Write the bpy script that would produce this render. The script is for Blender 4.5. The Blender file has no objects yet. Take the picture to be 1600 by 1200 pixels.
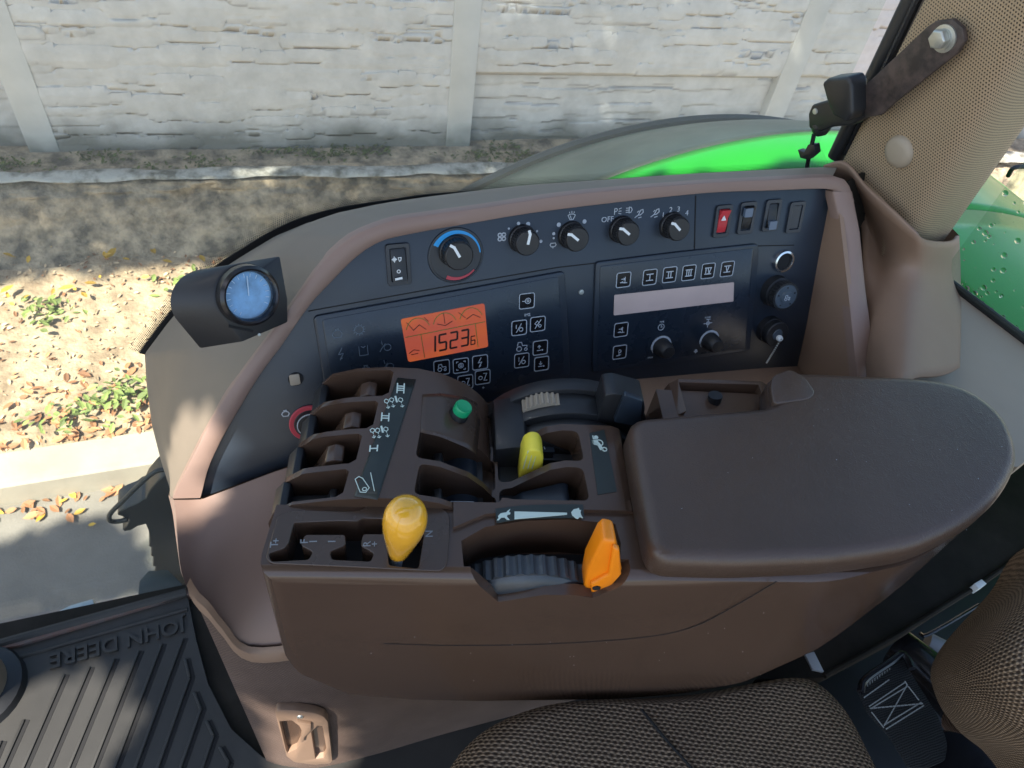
import bpy, bmesh, math, random
import numpy as np
from mathutils import Vector as V, Matrix
R = math.radians
random.seed(7); np.random.seed(7)
S = bpy.context.scene
col = S.collection

# ------------------------------------------------------------ camera, world, sun, exposure
CH = 2.5                                            # camera height above the road
F0 = 1160.0                                         # focal length in pixels of a 1600 wide picture
PITCH, ROLL, YAW = R(47.5), R(10.3), R(64.7)
_h = V((math.cos(YAW), math.sin(YAW), 0)); _up = V((0, 0, 1))
CF = _h*math.cos(PITCH) - _up*math.sin(PITCH)
_r0 = CF.cross(_up).normalized(); _u0 = _r0.cross(CF)
CR = _r0*math.cos(ROLL) + _u0*math.sin(ROLL)
CU = -_r0*math.sin(ROLL) + _u0*math.cos(ROLL)
CP = V((0, 0, CH))
cd = bpy.data.cameras.new('camera'); cam = bpy.data.objects.new('camera', cd); col.objects.link(cam)
cd.sensor_width = 36; cd.lens = 36*F0/1600; cd.clip_start = .02; cd.clip_end = 300
m = Matrix((CR, CU, -CF)).transposed().to_4x4(); m.translation = CP
cam.matrix_world = m; S.camera = cam
cd.dof.use_dof = True; cd.dof.focus_distance = .72; cd.dof.aperture_fstop = 20

SUN_DIR = V((-.46, -.40, .80)).normalized()          # towards the sun
w = bpy.data.worlds.new('World'); S.world = w; w.use_nodes = True
nt = w.node_tree; bg = nt.nodes['Background']; sky = nt.nodes.new('ShaderNodeTexSky')
sky.sky_type = 'NISHITA'; sky.sun_disc = False
sky.sun_elevation = math.asin(SUN_DIR.z); sky.sun_rotation = math.atan2(SUN_DIR.x, SUN_DIR.y)
nt.links.new(sky.outputs[0], bg.inputs[0]); bg.inputs[1].default_value = .08
sl = bpy.data.lights.new('sun', 'SUN'); sl.energy = 3.7; sl.angle = R(.55); sl.color = (1, .93, .82)
so = bpy.data.objects.new('sun', sl); col.objects.link(so)
so.rotation_euler = SUN_DIR.to_track_quat('Z', 'Y').to_euler(); so.location = (0, 0, 12)
S.view_settings.view_transform = 'Standard'; S.view_settings.look = 'None'
S.view_settings.exposure = 1.92; S.view_settings.gamma = 1

# ------------------------------------------------------------ pixel rays and frames
def ray(x, y): return (CF + CR*((x-800)/F0) - CU*((y-600)/F0)).normalized()
class Fr:
    def __init__(s, o, x, y): s.o = V(o); s.x = V(x).normalized(); s.y = V(y).normalized(); s.n = s.x.cross(s.y).normalized()
    def P(s, u, v, w=0): return s.o + s.x*u + s.y*v + s.n*w
    def W(s, px, py, w=0):
        d = ray(px, py); o = s.o + s.n*w
        return CP + d*((o-CP).dot(s.n)/d.dot(s.n))
    def uv(s, px, py, w=0):
        q = s.W(px, py, w) - s.o; return (q.dot(s.x), q.dot(s.y))
    def up(s, w): return Fr(s.P(0, 0, w), s.x, s.y)
def atz(px, py, z): return Fr((0, 0, CH+z), (1, 0, 0), (0, 1, 0)).W(px, py)        # z is relative to the camera
def aty(px, py, y): return Fr((0, y, CH), (1, 0, 0), (0, 0, 1)).W(px, py)
def atx(px, py, x): return Fr((x, 0, CH), (0, 1, 0), (0, 0, 1)).W(px, py)
T20 = R(20)
PN = Fr(CP + ray(830, 440)*.82, (1, 0, 0), (0, math.sin(T20), math.cos(T20)))       # the instrument panel
a_ = R(-14.8); E1 = V((math.cos(a_), math.sin(a_), 0)); E2 = V((-math.sin(a_), math.cos(a_), 0))
KO = atz(400, 890, -.56)
K = Fr(KO, E1, E2)                                   # the armrest console: s along, t outwards, w up
def KT(t): return Fr(KO + E2*t, E1, (0, 0, 1))       # its vertical planes (n points inwards, to the seat)
FL = -1.25                                           # cab floor, relative to the camera

# ------------------------------------------------------------ materials
def mat(name, c, rough=.5, bump=0, bscale=300, var=0, vscale=8, metal=0, kind='noise', spec=.5, coat=0, c2=None, thr=None, detail=4, mscale=None, bdist=.001):
    m = bpy.data.materials.new(name); m.use_nodes = True
    n = m.node_tree.nodes; l = m.node_tree.links; b = n['Principled BSDF']
    b.inputs['Base Color'].default_value = (*c, 1); b.inputs['Roughness'].default_value = rough
    b.inputs['Metallic'].default_value = metal; b.inputs['Specular IOR Level'].default_value = spec
    b.inputs['Coat Weight'].default_value = coat
    tc = n.new('ShaderNodeTexCoord')
    if var or c2:
        t = n.new('ShaderNodeTexNoise'); t.inputs['Scale'].default_value = vscale; t.inputs['Detail'].default_value = 7
        t.inputs['Roughness'].default_value = .62
        l.new(tc.outputs['Object'], t.inputs['Vector'])
        cr = n.new('ShaderNodeValToRGB')
        lo, hi = (thr or (.3, .7))
        cr.color_ramp.elements[0].position = lo; cr.color_ramp.elements[1].position = hi
        ca = c2 if c2 else tuple(max(0, x*(1-var)) for x in c)
        cb = c if c2 else tuple(min(1, x*(1+var)) for x in c)
        cr.color_ramp.elements[0].color = (*ca, 1); cr.color_ramp.elements[1].color = (*cb, 1)
        l.new(t.outputs['Fac'], cr.inputs[0]); l.new(cr.outputs[0], b.inputs['Base Color'])
        mr = n.new('ShaderNodeMapRange'); mr.inputs['To Min'].default_value = max(0, rough-.06); mr.inputs['To Max'].default_value = min(1, rough+.10)
        t2 = n.new('ShaderNodeTexNoise'); t2.inputs['Scale'].default_value = vscale*4.3; t2.inputs['Detail'].default_value = 5
        l.new(tc.outputs['Object'], t2.inputs['Vector']); l.new(t2.outputs['Fac'], mr.inputs['Value']); l.new(mr.outputs[0], b.inputs['Roughness'])
    if bump:
        if kind == 'voronoi':
            t = n.new('ShaderNodeTexVoronoi'); t.feature = 'DISTANCE_TO_EDGE'; t.inputs['Scale'].default_value = bscale
            src = t.outputs['Distance']
            mp = n.new('ShaderNodeTexNoise'); mp.inputs['Scale'].default_value = bscale*.35; l.new(tc.outputs['Object'], mp.inputs['Vector'])
            mx = n.new('ShaderNodeVectorMath'); mx.operation = 'MULTIPLY_ADD'; mx.inputs[1].default_value = (.02,)*3
            l.new(mp.outputs['Color'], mx.inputs[0]); l.new(tc.outputs['Object'], mx.inputs[2]); l.new(mx.outputs[0], t.inputs['Vector'])
        else:
            t = n.new('ShaderNodeTexNoise'); t.inputs['Scale'].default_value = bscale; t.inputs['Detail'].default_value = detail
            src = t.outputs['Fac']; l.new(tc.outputs['Object'], t.inputs['Vector'])
        bp = n.new('ShaderNodeBump'); bp.inputs['Strength'].default_value = bump; bp.inputs['Distance'].default_value = bdist
        l.new(src, bp.inputs['Height']); l.new(bp.outputs[0], b.inputs['Normal'])
    return m
def emit(name, c, c2, s):
    m = mat(name, (.05, .02, .015), .25); n = m.node_tree.nodes; l = m.node_tree.links; b = n['Principled BSDF']
    tc = n.new('ShaderNodeTexCoord'); t = n.new('ShaderNodeTexNoise'); t.inputs['Scale'].default_value = 26; t.inputs['Detail'].default_value = 1
    cr = n.new('ShaderNodeValToRGB'); cr.color_ramp.elements[0].position = .35; cr.color_ramp.elements[1].position = .65
    cr.color_ramp.elements[0].color = (*c, 1); cr.color_ramp.elements[1].color = (*c2, 1)
    l.new(tc.outputs['Object'], t.inputs['Vector']); l.new(t.outputs['Fac'], cr.inputs[0]); l.new(cr.outputs[0], b.inputs['Emission Color'])
    b.inputs['Emission Strength'].default_value = s
    return m
def weave(name, ca, cb, sc, bump, axis=None, rough=.9, uv=False, xf=.8, contrast=(-1.1, 1.3), bd=.0015, ux=.5):
    """crossed threads: two wave bands in the object's own axes"""
    m = mat(name, ca, rough, spec=.2); n = m.node_tree.nodes; l = m.node_tree.links; b = n['Principled BSDF']
    tc = n.new('ShaderNodeTexCoord'); mp = n.new('ShaderNodeMapping')
    if axis: mp.inputs['Rotation'].default_value = axis
    l.new(tc.outputs['UV' if uv else 'Object'], mp.inputs['Vector'])
    ns = n.new('ShaderNodeTexNoise'); ns.inputs['Scale'].default_value = 60; l.new(tc.outputs['Object'], ns.inputs['Vector'])
    ad = n.new('ShaderNodeVectorMath'); ad.operation = 'MULTIPLY_ADD'; ad.inputs[1].default_value = (.004,)*3
    l.new(ns.outputs['Color'], ad.inputs[0]); l.new(mp.outputs[0], ad.inputs[2])
    sep = n.new('ShaderNodeSeparateXYZ'); l.new(ad.outputs[0], sep.inputs[0])
    def sn(sock, k, ph=None):
        a = n.new('ShaderNodeMath'); a.operation = 'MULTIPLY'; a.inputs[1].default_value = k; l.new(sock, a.inputs[0])
        if ph is not None:
            p = n.new('ShaderNodeMath'); p.operation = 'ADD'; l.new(a.outputs[0], p.inputs[0]); l.new(ph, p.inputs[1]); a = p
        s_ = n.new('ShaderNodeMath'); s_.operation = 'SINE'; l.new(a.outputs[0], s_.inputs[0]); return s_.outputs[0]
    fy = n.new('ShaderNodeMath'); fy.operation = 'MULTIPLY'; fy.inputs[1].default_value = sc/6.283; l.new(sep.outputs['Y'], fy.inputs[0])
    fl = n.new('ShaderNodeMath'); fl.operation = 'FLOOR'; l.new(fy.outputs[0], fl.inputs[0])
    ph = n.new('ShaderNodeMath'); ph.operation = 'MULTIPLY'; ph.inputs[1].default_value = 3.14159; l.new(fl.outputs[0], ph.inputs[0])
    u = sn(sep.outputs['X'], sc*xf, ph.outputs[0]); v = sn(sep.outputs['Y'], sc)
    ab = n.new('ShaderNodeMath'); ab.operation = 'MULTIPLY_ADD'; ab.inputs[1].default_value = ux; l.new(u, ab.inputs[0]); l.new(v, ab.inputs[2])
    mr = n.new('ShaderNodeMapRange'); mr.inputs['From Min'].default_value = contrast[0]; mr.inputs['From Max'].default_value = contrast[1]
    l.new(ab.outputs[0], mr.inputs['Value'])
    cr = n.new('ShaderNodeMixRGB'); cr.inputs[1].default_value = (*ca, 1); cr.inputs[2].default_value = (*cb, 1)
    l.new(mr.outputs[0], cr.inputs[0])
    n2 = n.new('ShaderNodeTexNoise'); n2.inputs['Scale'].default_value = 14; n2.inputs['Detail'].default_value = 5; l.new(tc.outputs['Object'], n2.inputs['Vector'])
    m2 = n.new('ShaderNodeMapRange'); m2.inputs['To Min'].default_value = .62; m2.inputs['To Max'].default_value = 1.35; l.new(n2.outputs['Fac'], m2.inputs['Value'])
    mm = n.new('ShaderNodeVectorMath'); mm.operation = 'SCALE'; l.new(cr.outputs[0], mm.inputs[0]); l.new(m2.outputs[0], mm.inputs['Scale'])
    l.new(mm.outputs[0], b.inputs['Base Color'])
    bp = n.new('ShaderNodeBump'); bp.inputs['Strength'].default_value = bump; bp.inputs['Distance'].default_value = bd
    l.new(mr.outputs[0], bp.inputs['Height']); l.new(bp.outputs[0], b.inputs['Normal'])
    return m
M = {}
M['brown'] = mat('console brown plastic', (.078, .047, .032), .19, .06, 900, .10, 6, bdist=.0004)
M['brown2'] = mat('console brown plate', (.068, .043, .029), .24, .08, 900, .08, 8, bdist=.0004)
M['leather'] = mat('armrest grained vinyl', (.074, .047, .034), .30, .55, 300, .14, 6, kind='voronoi', bdist=.0006)
M['tan'] = mat('tan moulded plastic', (.240, .155, .105), .55, .15, 700, .06, 4, bdist=.0004)
M['taupe'] = mat('grey taupe dash plastic', (.158, .130, .100), .55, .18, 800, .07, 4, bdist=.0004)
M['mauve'] = mat('mauve brown frame plastic', (.225, .152, .122), .5, .12, 800, .06, 5, bdist=.0004)
M['beige'] = mat('pale beige plastic', (.32, .27, .205), .5, .15, 700, .06, 5, bdist=.0004)
M['navy'] = mat('blue black panel plastic', (.017, .025, .037), .33, .06, 900, .18, 7, bdist=.0003)
M['navy2'] = mat('blue black fascia film', (.014, .022, .034), .26, .03, 900, .15, 9, bdist=.0003)
M['black'] = mat('black plastic', (.013, .014, .016), .42, .12, 700, .2, 12, bdist=.0004)
M['capgrey'] = mat('blue grey cap plastic', (.055, .075, .095), .45, .2, 300, .2, 40)
M['lens'] = mat('rocker lens', (.09, .13, .19), .3)
M['dim2'] = mat('worn grey print', (.24, .25, .26), .5)
M['wheel'] = mat('grey blue wheel plastic', (.040, .048, .056), .32, .2, 300, .3, 30)
M['gloss'] = mat('gloss black', (.010, .010, .012), .2, 0, 1, .2, 20)
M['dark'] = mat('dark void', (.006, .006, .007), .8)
M['grey'] = mat('grey mark paint', (.42, .46, .50), .55)
M['dim'] = mat('dim grey print', (.10, .13, .16), .55)
M['white'] = mat('white mark paint', (.72, .76, .76), .5)
M['decal'] = mat('dark green decal film', (.020, .026, .022), .32, 0, 1, .2, 20)
M['mint'] = mat('pale mint print', (.58, .68, .60), .5)
M['yellow'] = mat('amber plastic knob', (.80, .40, .03), .16, .02, 400, .06, 60, coat=.8)
M['lemon'] = mat('lemon yellow plastic', (.85, .70, .06), .42, .1, 300, .06, 50)
M['orange'] = mat('orange plastic', (.90, .25, .005), .34, .05, 500, .04, 30)
M['greenp'] = mat('green push button', (.01, .33, .13), .3)
M['red'] = mat('red plastic', (.50, .035, .045), .35)
M['redring'] = mat('red ring print', (.45, .05, .07), .5)
M['blueprint'] = mat('blue arc print', (.03, .35, .75), .5)
M['chrome'] = mat('chrome', (.75, .75, .75), .18, metal=1)
M['steel'] = mat('dull steel', (.48, .50, .47), .42, .3, 200, .2, 40, metal=.8)
M['lcd'] = emit('orange backlit display', (.78, .145, .085), (.95, .20, .05), .12)
M['lcdk'] = mat('display segment', (.02, .008, .006), .4)
M['lcdg'] = mat('display green line', (.10, .16, .03), .4)
M['pinklcd'] = mat('blank pinkish display', (.56, .43, .38), .14, 0, 1, .08, 12)
M['dial'] = mat('sky tinted dial', (.20, .36, .50), .16, 0, 1, .55, 38, coat=1)  # blue of the reflected sky painted into the dial colour
M['greenpaint'] = mat('green tractor paint', (.020, .30, .022), .3, 0, 1, .05, 3, coat=.12, spec=.3)
M['fenderblack'] = mat('dusty black fender', (.042, .050, .044), .38, .1, 200, .35, 5)
M['rust'] = mat('rusty steel', (.16, .07, .045), .7, .4, 150, c2=(.10, .10, .10), vscale=30, bdist=.001)
M['scuffed'] = mat('scuffed black steel', (.022, .018, .018), .5, .3, 200, c2=(.075, .055, .05), vscale=60, thr=(.36, .62), bdist=.0006)
M['mat'] = mat('black rubber mat', (.027, .026, .024), .6, .25, 500, .3, 5, bdist=.0006)
M['plate'] = mat('dark olive rubber sheet', (.026, .023, .019), .8, .35, 600, .25, 20, spec=.15, bdist=.0006)
M['strap'] = weave('belt webbing', (.012, .013, .014), (.034, .036, .038), 2600, .5)
M['thread'] = mat('grey thread', (.32, .34, .34), .8)
M['seat'] = weave('seat tweed fabric', (.040, .026, .017), (.34, .245, .165), 1500, 1.0, (0, 0, R(8)), uv=True, xf=.62, contrast=(-1.2, 1.5), bd=.003, ux=1.1)
M['carpet'] = weave('kick panel carpet', (.065, .045, .037), (.200, .140, .112), 2000, .8, (R(90), 0, 0))
M['asphalt'] = mat('road surface', (.215, .195, .17), .9, .6, 120, .22, 3, bdist=.003)
M['kerb'] = mat('kerb concrete', (.38, .335, .27), .85, .4, 80, .15, 5, bdist=.002)
M['post'] = mat('concrete post', (.55, .535, .51), .85, .3, 60, .12, 4, bdist=.003)
M['leafy'] = mat('yellow leaf', (.60, .36, .05), .6, 0, 1, .3, 3)
M['leafb'] = mat('brown leaf', (.36, .17, .08), .7, 0, 1, .3, 3)
M['leafp'] = mat('pale dry leaf', (.52, .38, .24), .7, 0, 1, .3, 3)
M['herb'] = mat('green herb', (.17, .22, .06), .6, 0, 1, .3, 3)
def leafvar(m, v=.35):
    n = m.node_tree.nodes; l = m.node_tree.links; b = n['Principled BSDF']; src = b.inputs['Base Color'].links[0].from_socket
    g = n.new('ShaderNodeNewGeometry'); mr = n.new('ShaderNodeMapRange'); mr.inputs['To Min'].default_value = 1-v; mr.inputs['To Max'].default_value = 1+v
    l.new(g.outputs['Random Per Island'], mr.inputs['Value']); sc = n.new('ShaderNodeVectorMath'); sc.operation = 'SCALE'
    l.new(src, sc.inputs[0]); l.new(mr.outputs[0], sc.inputs['Scale']); l.new(sc.outputs[0], b.inputs['Base Color'])
for k_ in ('leafy', 'leafb', 'leafp', 'herb'): leafvar(M[k_], .5)
M['leafg'] = mat('tree leaf', (.06, .12, .03), .6)
M['bark'] = mat('bark', (.12, .09, .06), .9, .6, 30, .3, 5, bdist=.01)

def glassmat(name, tint, dust_haze, rough=.02, refl=.018):
    m = bpy.data.materials.new(name); m.use_nodes = True; n = m.node_tree.nodes; l = m.node_tree.links
    n.remove(n['Principled BSDF']); out = n['Material Output']
    tr = n.new('ShaderNodeBsdfTransparent'); tr.inputs[0].default_value = (*tint, 1)
    gl = n.new('ShaderNodeBsdfGlossy'); gl.inputs['Roughness'].default_value = rough
    df = n.new('ShaderNodeBsdfDiffuse'); df.inputs[0].default_value = (.8, .8, .76, 1)
    tl = n.new('ShaderNodeBsdfTranslucent'); tl.inputs[0].default_value = (.8, .8, .76, 1)
    ds = n.new('ShaderNodeMixShader'); ds.inputs[0].default_value = .5; l.new(df.outputs[0], ds.inputs[1]); l.new(tl.outputs[0], ds.inputs[2])
    lw = n.new('ShaderNodeLayerWeight'); lw.inputs['Blend'].default_value = .5
    pw = n.new('ShaderNodeMath'); pw.operation = 'POWER'; pw.inputs[1].default_value = 5; l.new(lw.outputs['Facing'], pw.inputs[0])
    mf = n.new('ShaderNodeMath'); mf.operation = 'MULTIPLY_ADD'; mf.inputs[1].default_value = .35; mf.inputs[2].default_value = refl; l.new(pw.outputs[0], mf.inputs[0])
    a = n.new('ShaderNodeMixShader'); l.new(mf.outputs[0], a.inputs[0]); l.new(tr.outputs[0], a.inputs[1]); l.new(gl.outputs[0], a.inputs[2])
    b = n.new('ShaderNodeMixShader')
    tc = n.new('ShaderNodeTexCoord'); ns = n.new('ShaderNodeTexNoise'); ns.inputs['Scale'].default_value = 3; ns.inputs['Detail'].default_value = 8
    l.new(tc.outputs['Object'], ns.inputs['Vector'])
    mr = n.new('ShaderNodeMapRange'); mr.inputs['From Min'].default_value = .3; mr.inputs['From Max'].default_value = .75
    mr.inputs['To Min'].default_value = dust_haze*.5; mr.inputs['To Max'].default_value = dust_haze*1.6  # pale diffuse share paints in reflection haze along with dust
    l.new(ns.outputs['Fac'], mr.inputs['Value']); l.new(mr.outputs[0], b.inputs[0])
    l.new(a.outputs[0], b.inputs[1]); l.new(ds.outputs[0], b.inputs[2]); l.new(b.outputs[0], out.inputs[0])
    return m
M['glass'] = glassmat('dusty hazed side glass', (.95, .98, .955), .028)
M['glass2'] = glassmat('rear glass', (.86, .93, .88), .012, refl=.015)
M['dialglass'] = glassmat('gauge glass', (.9, .95, 1), .02)

# perforated pillar cloth: a grid of small holes in the object's generated space
def perforated():
    m = mat('perforated pillar vinyl', (.20, .155, .105), .6); n = m.node_tree.nodes; l = m.node_tree.links; b = n['Principled BSDF']
    uv = n.new('ShaderNodeUVMap'); uv.uv_map = 'grid'
    sep = n.new('ShaderNodeSeparateXYZ'); l.new(uv.outputs[0], sep.inputs[0])
    def cell(sock, k, shift=None):
        a = n.new('ShaderNodeMath'); a.operation = 'MULTIPLY'; a.inputs[1].default_value = k; l.new(sock, a.inputs[0])
        if shift:
            q = n.new('ShaderNodeMath'); q.operation = 'ADD'; l.new(a.outputs[0], q.inputs[0]); l.new(shift, q.inputs[1]); a = q
        f = n.new('ShaderNodeMath'); f.operation = 'FRACT'; l.new(a.outputs[0], f.inputs[0])
        s = n.new('ShaderNodeMath'); s.operation = 'SUBTRACT'; s.inputs[1].default_value = .5; l.new(f.outputs[0], s.inputs[0])
        p = n.new('ShaderNodeMath'); p.operation = 'POWER'; p.inputs[1].default_value = 2; l.new(s.outputs[0], p.inputs[0]); return p.outputs[0]
    k = 1/.0034
    fy = n.new('ShaderNodeMath'); fy.operation = 'MULTIPLY'; fy.inputs[1].default_value = k; l.new(sep.outputs['Y'], fy.inputs[0])
    fl = n.new('ShaderNodeMath'); fl.operation = 'FLOOR'; l.new(fy.outputs[0], fl.inputs[0])
    hf = n.new('ShaderNodeMath'); hf.operation = 'MULTIPLY'; hf.inputs[1].default_value = .5; l.new(fl.outputs[0], hf.inputs[0])
    ad = n.new('ShaderNodeMath'); l.new(cell(sep.outputs['X'], k, hf.outputs[0]), ad.inputs[0]); l.new(cell(sep.outputs['Y'], k), ad.inputs[1])
    mr = n.new('ShaderNodeMapRange'); mr.inputs['From Min'].default_value = .05; mr.inputs['From Max'].default_value = .10; l.new(ad.outputs[0], mr.inputs['Value'])
    mx = n.new('ShaderNodeMixRGB'); mx.inputs[1].default_value = (.050, .036, .022, 1); mx.inputs[2].default_value = (.35, .26, .165, 1)
    l.new(mr.outputs[0], mx.inputs[0]); l.new(mx.outputs[0], b.inputs['Base Color'])
    bp = n.new('ShaderNodeBump'); bp.inputs['Strength'].default_value = .5; bp.inputs['Distance'].default_value = .0008
    l.new(mr.outputs[0], bp.inputs['Height']); l.new(bp.outputs[0], b.inputs['Normal'])
    return m
M['perf'] = perforated()

# ------------------------------------------------------------ objects
def tag(o, label=None, cat=None, group=None, kind=None):
    if label: o['label'] = label
    if cat: o['category'] = cat
    if group: o['group'] = group
    if kind: o['kind'] = kind
    return o
def thing(name, loc, label, cat, group=None):
    o = bpy.data.objects.new(name, None); col.objects.link(o); o.location = loc; o.empty_display_size = .05
    return tag(o, label, cat, group)
def woff(p):
    v = V((0, 0, 0))
    while p: v += V(p.location); p = p.parent
    return v
def obj(name, vf, m, parent=None, bevel=0, seg=2, smooth=35, sub=0, solid=0, label=None):
    """link one mesh object; vf = (verts, faces) in world space"""
    vs, fs = vf; off = woff(parent)
    me = bpy.data.meshes.new(name); me.from_pydata([tuple(V(p)-off) for p in vs], [], fs)
    b = bmesh.new(); b.from_mesh(me)
    bmesh.ops.recalc_face_normals(b, faces=b.faces)
    if bevel:
        es = [e for e in b.edges if len(e.link_faces) == 2 and e.calc_face_angle(0) > R(28)]
        bmesh.ops.bevel(b, geom=es, offset=bevel, segments=seg, profile=.5, affect='EDGES', clamp_overlap=True)
    b.to_mesh(me); b.free()
    o = bpy.data.objects.new(name, me); col.objects.link(o); o.parent = parent
    me.materials.append(M[m] if isinstance(m, str) else m)
    if smooth:
        me.shade_smooth(); me.set_sharp_from_angle(angle=R(smooth))
    if solid:
        md = o.modifiers.new('thickness', 'SOLIDIFY'); md.thickness = solid; md.offset = -1
    if sub:
        md = o.modifiers.new('round', 'SUBSURF'); md.levels = sub; md.render_levels = sub
    if label: o['label'] = label
    return o
def join(*a):
    vs, fs = [], []
    for v, f in a:
        k = len(vs); vs += list(v); fs += [tuple(i+k for i in q) for q in f]
    return vs, fs
def prism(fr, uv, w0, w1):
    n = len(uv)
    vs = [fr.P(u, v, w0) for u, v in uv] + [fr.P(u, v, w1) for u, v in uv]
    fs = [tuple(range(n))[::-1], tuple(range(n, 2*n))] + [(i, (i+1) % n, n+(i+1) % n, n+i) for i in range(n)]
    return vs, fs
def pxprism(fr, px, w0, w1, r=0):
    uv = [fr.uv(x, y, w1) for x, y in px]
    if r: uv = roundpoly(uv, r)
    return prism(fr, uv, w0, w1)
def roundpoly(uv, r, n=4):
    out = []; N = len(uv)
    for i in range(N):
        p = V(uv[i]); a = V(uv[i-1]); c = V(uv[(i+1) % N])
        da = (a-p); dc = (c-p); rr = min(r, da.length*.45, dc.length*.45)
        A = p+da.normalized()*rr; C = p+dc.normalized()*rr
        for k in range(n+1):
            t = k/n; out.append(tuple(A*(1-t)**2 + p*2*t*(1-t) + C*t*t))
    return out
def rrect(cx, cy, w, h, r=.002, n=3):
    return roundpoly([(cx-w/2, cy-h/2), (cx+w/2, cy-h/2), (cx+w/2, cy+h/2), (cx-w/2, cy+h/2)], r, n)
def box(fr, u0, u1, v0, v1, w0, w1): return prism(fr, [(u0, v0), (u1, v0), (u1, v1), (u0, v1)], w0, w1)
def lathe(o, ax, prof, n=32, sx=None):
    ax = V(ax).normalized(); a = sx or ax.orthogonal(); a = V(a).normalized(); b = ax.cross(a)
    vs, fs = [], []
    for r, h in prof:
        for k in range(n):
            t = 2*math.pi*k/n; vs.append(V(o)+ax*h+(a*math.cos(t)+b*math.sin(t))*max(r, 1e-5))
    for i in range(len(prof)-1):
        for k in range(n):
            k2 = (k+1) % n; fs.append((i*n+k, i*n+k2, (i+1)*n+k2, (i+1)*n+k))
    fs.append(tuple(range(n))[::-1]); fs.append(tuple((len(prof)-1)*n+k for k in range(n)))
    return vs, fs
def gear(o, ax, r, h0, h1, teeth, depth, n=4, sx=None):
    ax = V(ax).normalized(); a = V(sx).normalized() if sx else ax.orthogonal().normalized(); b = ax.cross(a)
    N = teeth*n; pts = []
    for k in range(N):
        t = 2*math.pi*k/N; rr = r if (k % n) < n/2 else r-depth
        pts.append((math.cos(t)*rr, math.sin(t)*rr))
    f = Fr(o, a, b); return prism(f, pts, h0, h1)
def tube(pts, r, n=10, rr=None):
    pts = [V(p) for p in pts]; vs, fs = [], []
    pre = None
    for i, p in enumerate(pts):
        d = (pts[min(i+1, len(pts)-1)]-pts[max(i-1, 0)]).normalized()
        a = d.orthogonal().normalized() if pre is None else (pre - d*pre.dot(d)).normalized()
        pre = a; b = d.cross(a); q = rr[i] if rr else r
        for k in range(n):
            t = 2*math.pi*k/n; vs.append(p+(a*math.cos(t)+b*math.sin(t))*q)
    for i in range(len(pts)-1):
        for k in range(n):
            k2 = (k+1) % n; fs.append((i*n+k, i*n+k2, (i+1)*n+k2, (i+1)*n+k))
    fs.append(tuple(range(n))[::-1]); fs.append(tuple((len(pts)-1)*n+k for k in range(n)))
    return vs, fs
def loft(rows):
    n = len(rows[0]); vs = [p for r in rows for p in r]
    fs = [(i*n+k, i*n+k+1, (i+1)*n+k+1, (i+1)*n+k) for i in range(len(rows)-1) for k in range(n-1)]
    return vs, fs
def smoothline(pts, n=24):
    """Catmull-Rom through points, n samples"""
    pts = [V(p) for p in pts]; P = [pts[0]*2-pts[1]] + pts + [pts[-1]*2-pts[-2]]; out = []; m = len(pts)-1
    for i in range(n):
        t = i/(n-1)*m; k = min(int(t), m-1); t -= k; a, b, c, d = P[k:k+4]
        out.append(.5*((2*b)+(c-a)*t+(2*a-5*b+4*c-d)*t*t+(3*b-3*c+d-a)*t**3))
    return out
def resample(pts, n=24):
    pts = [V(p) for p in pts]; L = [0]
    for i in range(1, len(pts)): L.append(L[-1]+(pts[i]-pts[i-1]).length)
    out = []
    for k in range(n):
        s = L[-1]*k/(n-1); i = 1
        while i < len(L)-1 and L[i] < s: i += 1
        t = (s-L[i-1])/max(1e-9, L[i]-L[i-1]); out.append(pts[i-1].lerp(pts[i], min(1, t)))
    return out
_j = [0]
def ribbons(fr, lines, wd, w, th=.0004):
    """flat raised strokes in a frame; lines = list of uv polylines"""
    vs, fs = [], []
    for ln in lines:
        for a, b in zip(ln, ln[1:]):
            a = V(a); b = V(b); d = (b-a)
            if d.length < 1e-7: continue
            d.normalize(); q = V((-d.y, d.x))*wd/2; e = d*wd*.35; _j[0] = (_j[0]+1) % 7
            ww = w+th+_j[0]*.00002
            v, f = prism(fr, [tuple(a-e-q), tuple(b+e-q), tuple(b+e+q), tuple(a-e+q)], w-.0002, ww)
            k = len(vs); vs += v; fs += [tuple(i+k for i in x) for x in f]
    return vs, fs
def icon(fr, cx, cy, s, lines, w=0, ang=0):
    """place normalised polylines (-1..1) around a pixel point"""
    u, v = fr.uv(cx, cy, w); c, sn = math.cos(ang), math.sin(ang)
    return [[(u+s*(x*c-y*sn), v+s*(x*sn+y*c)) for x, y in l] for l in lines]
def circ(x=0, y=0, r=1, a0=0, a1=360, n=16): return [(x+r*math.cos(R(a0+(a1-a0)*k/n)), y+r*math.sin(R(a0+(a1-a0)*k/n))) for k in range(n+1)]
def rect(x=0, y=0, a=1, b=1): return [(x-a, y-b), (x+a, y-b), (x+a, y+b), (x-a, y+b), (x-a, y-b)]
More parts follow.
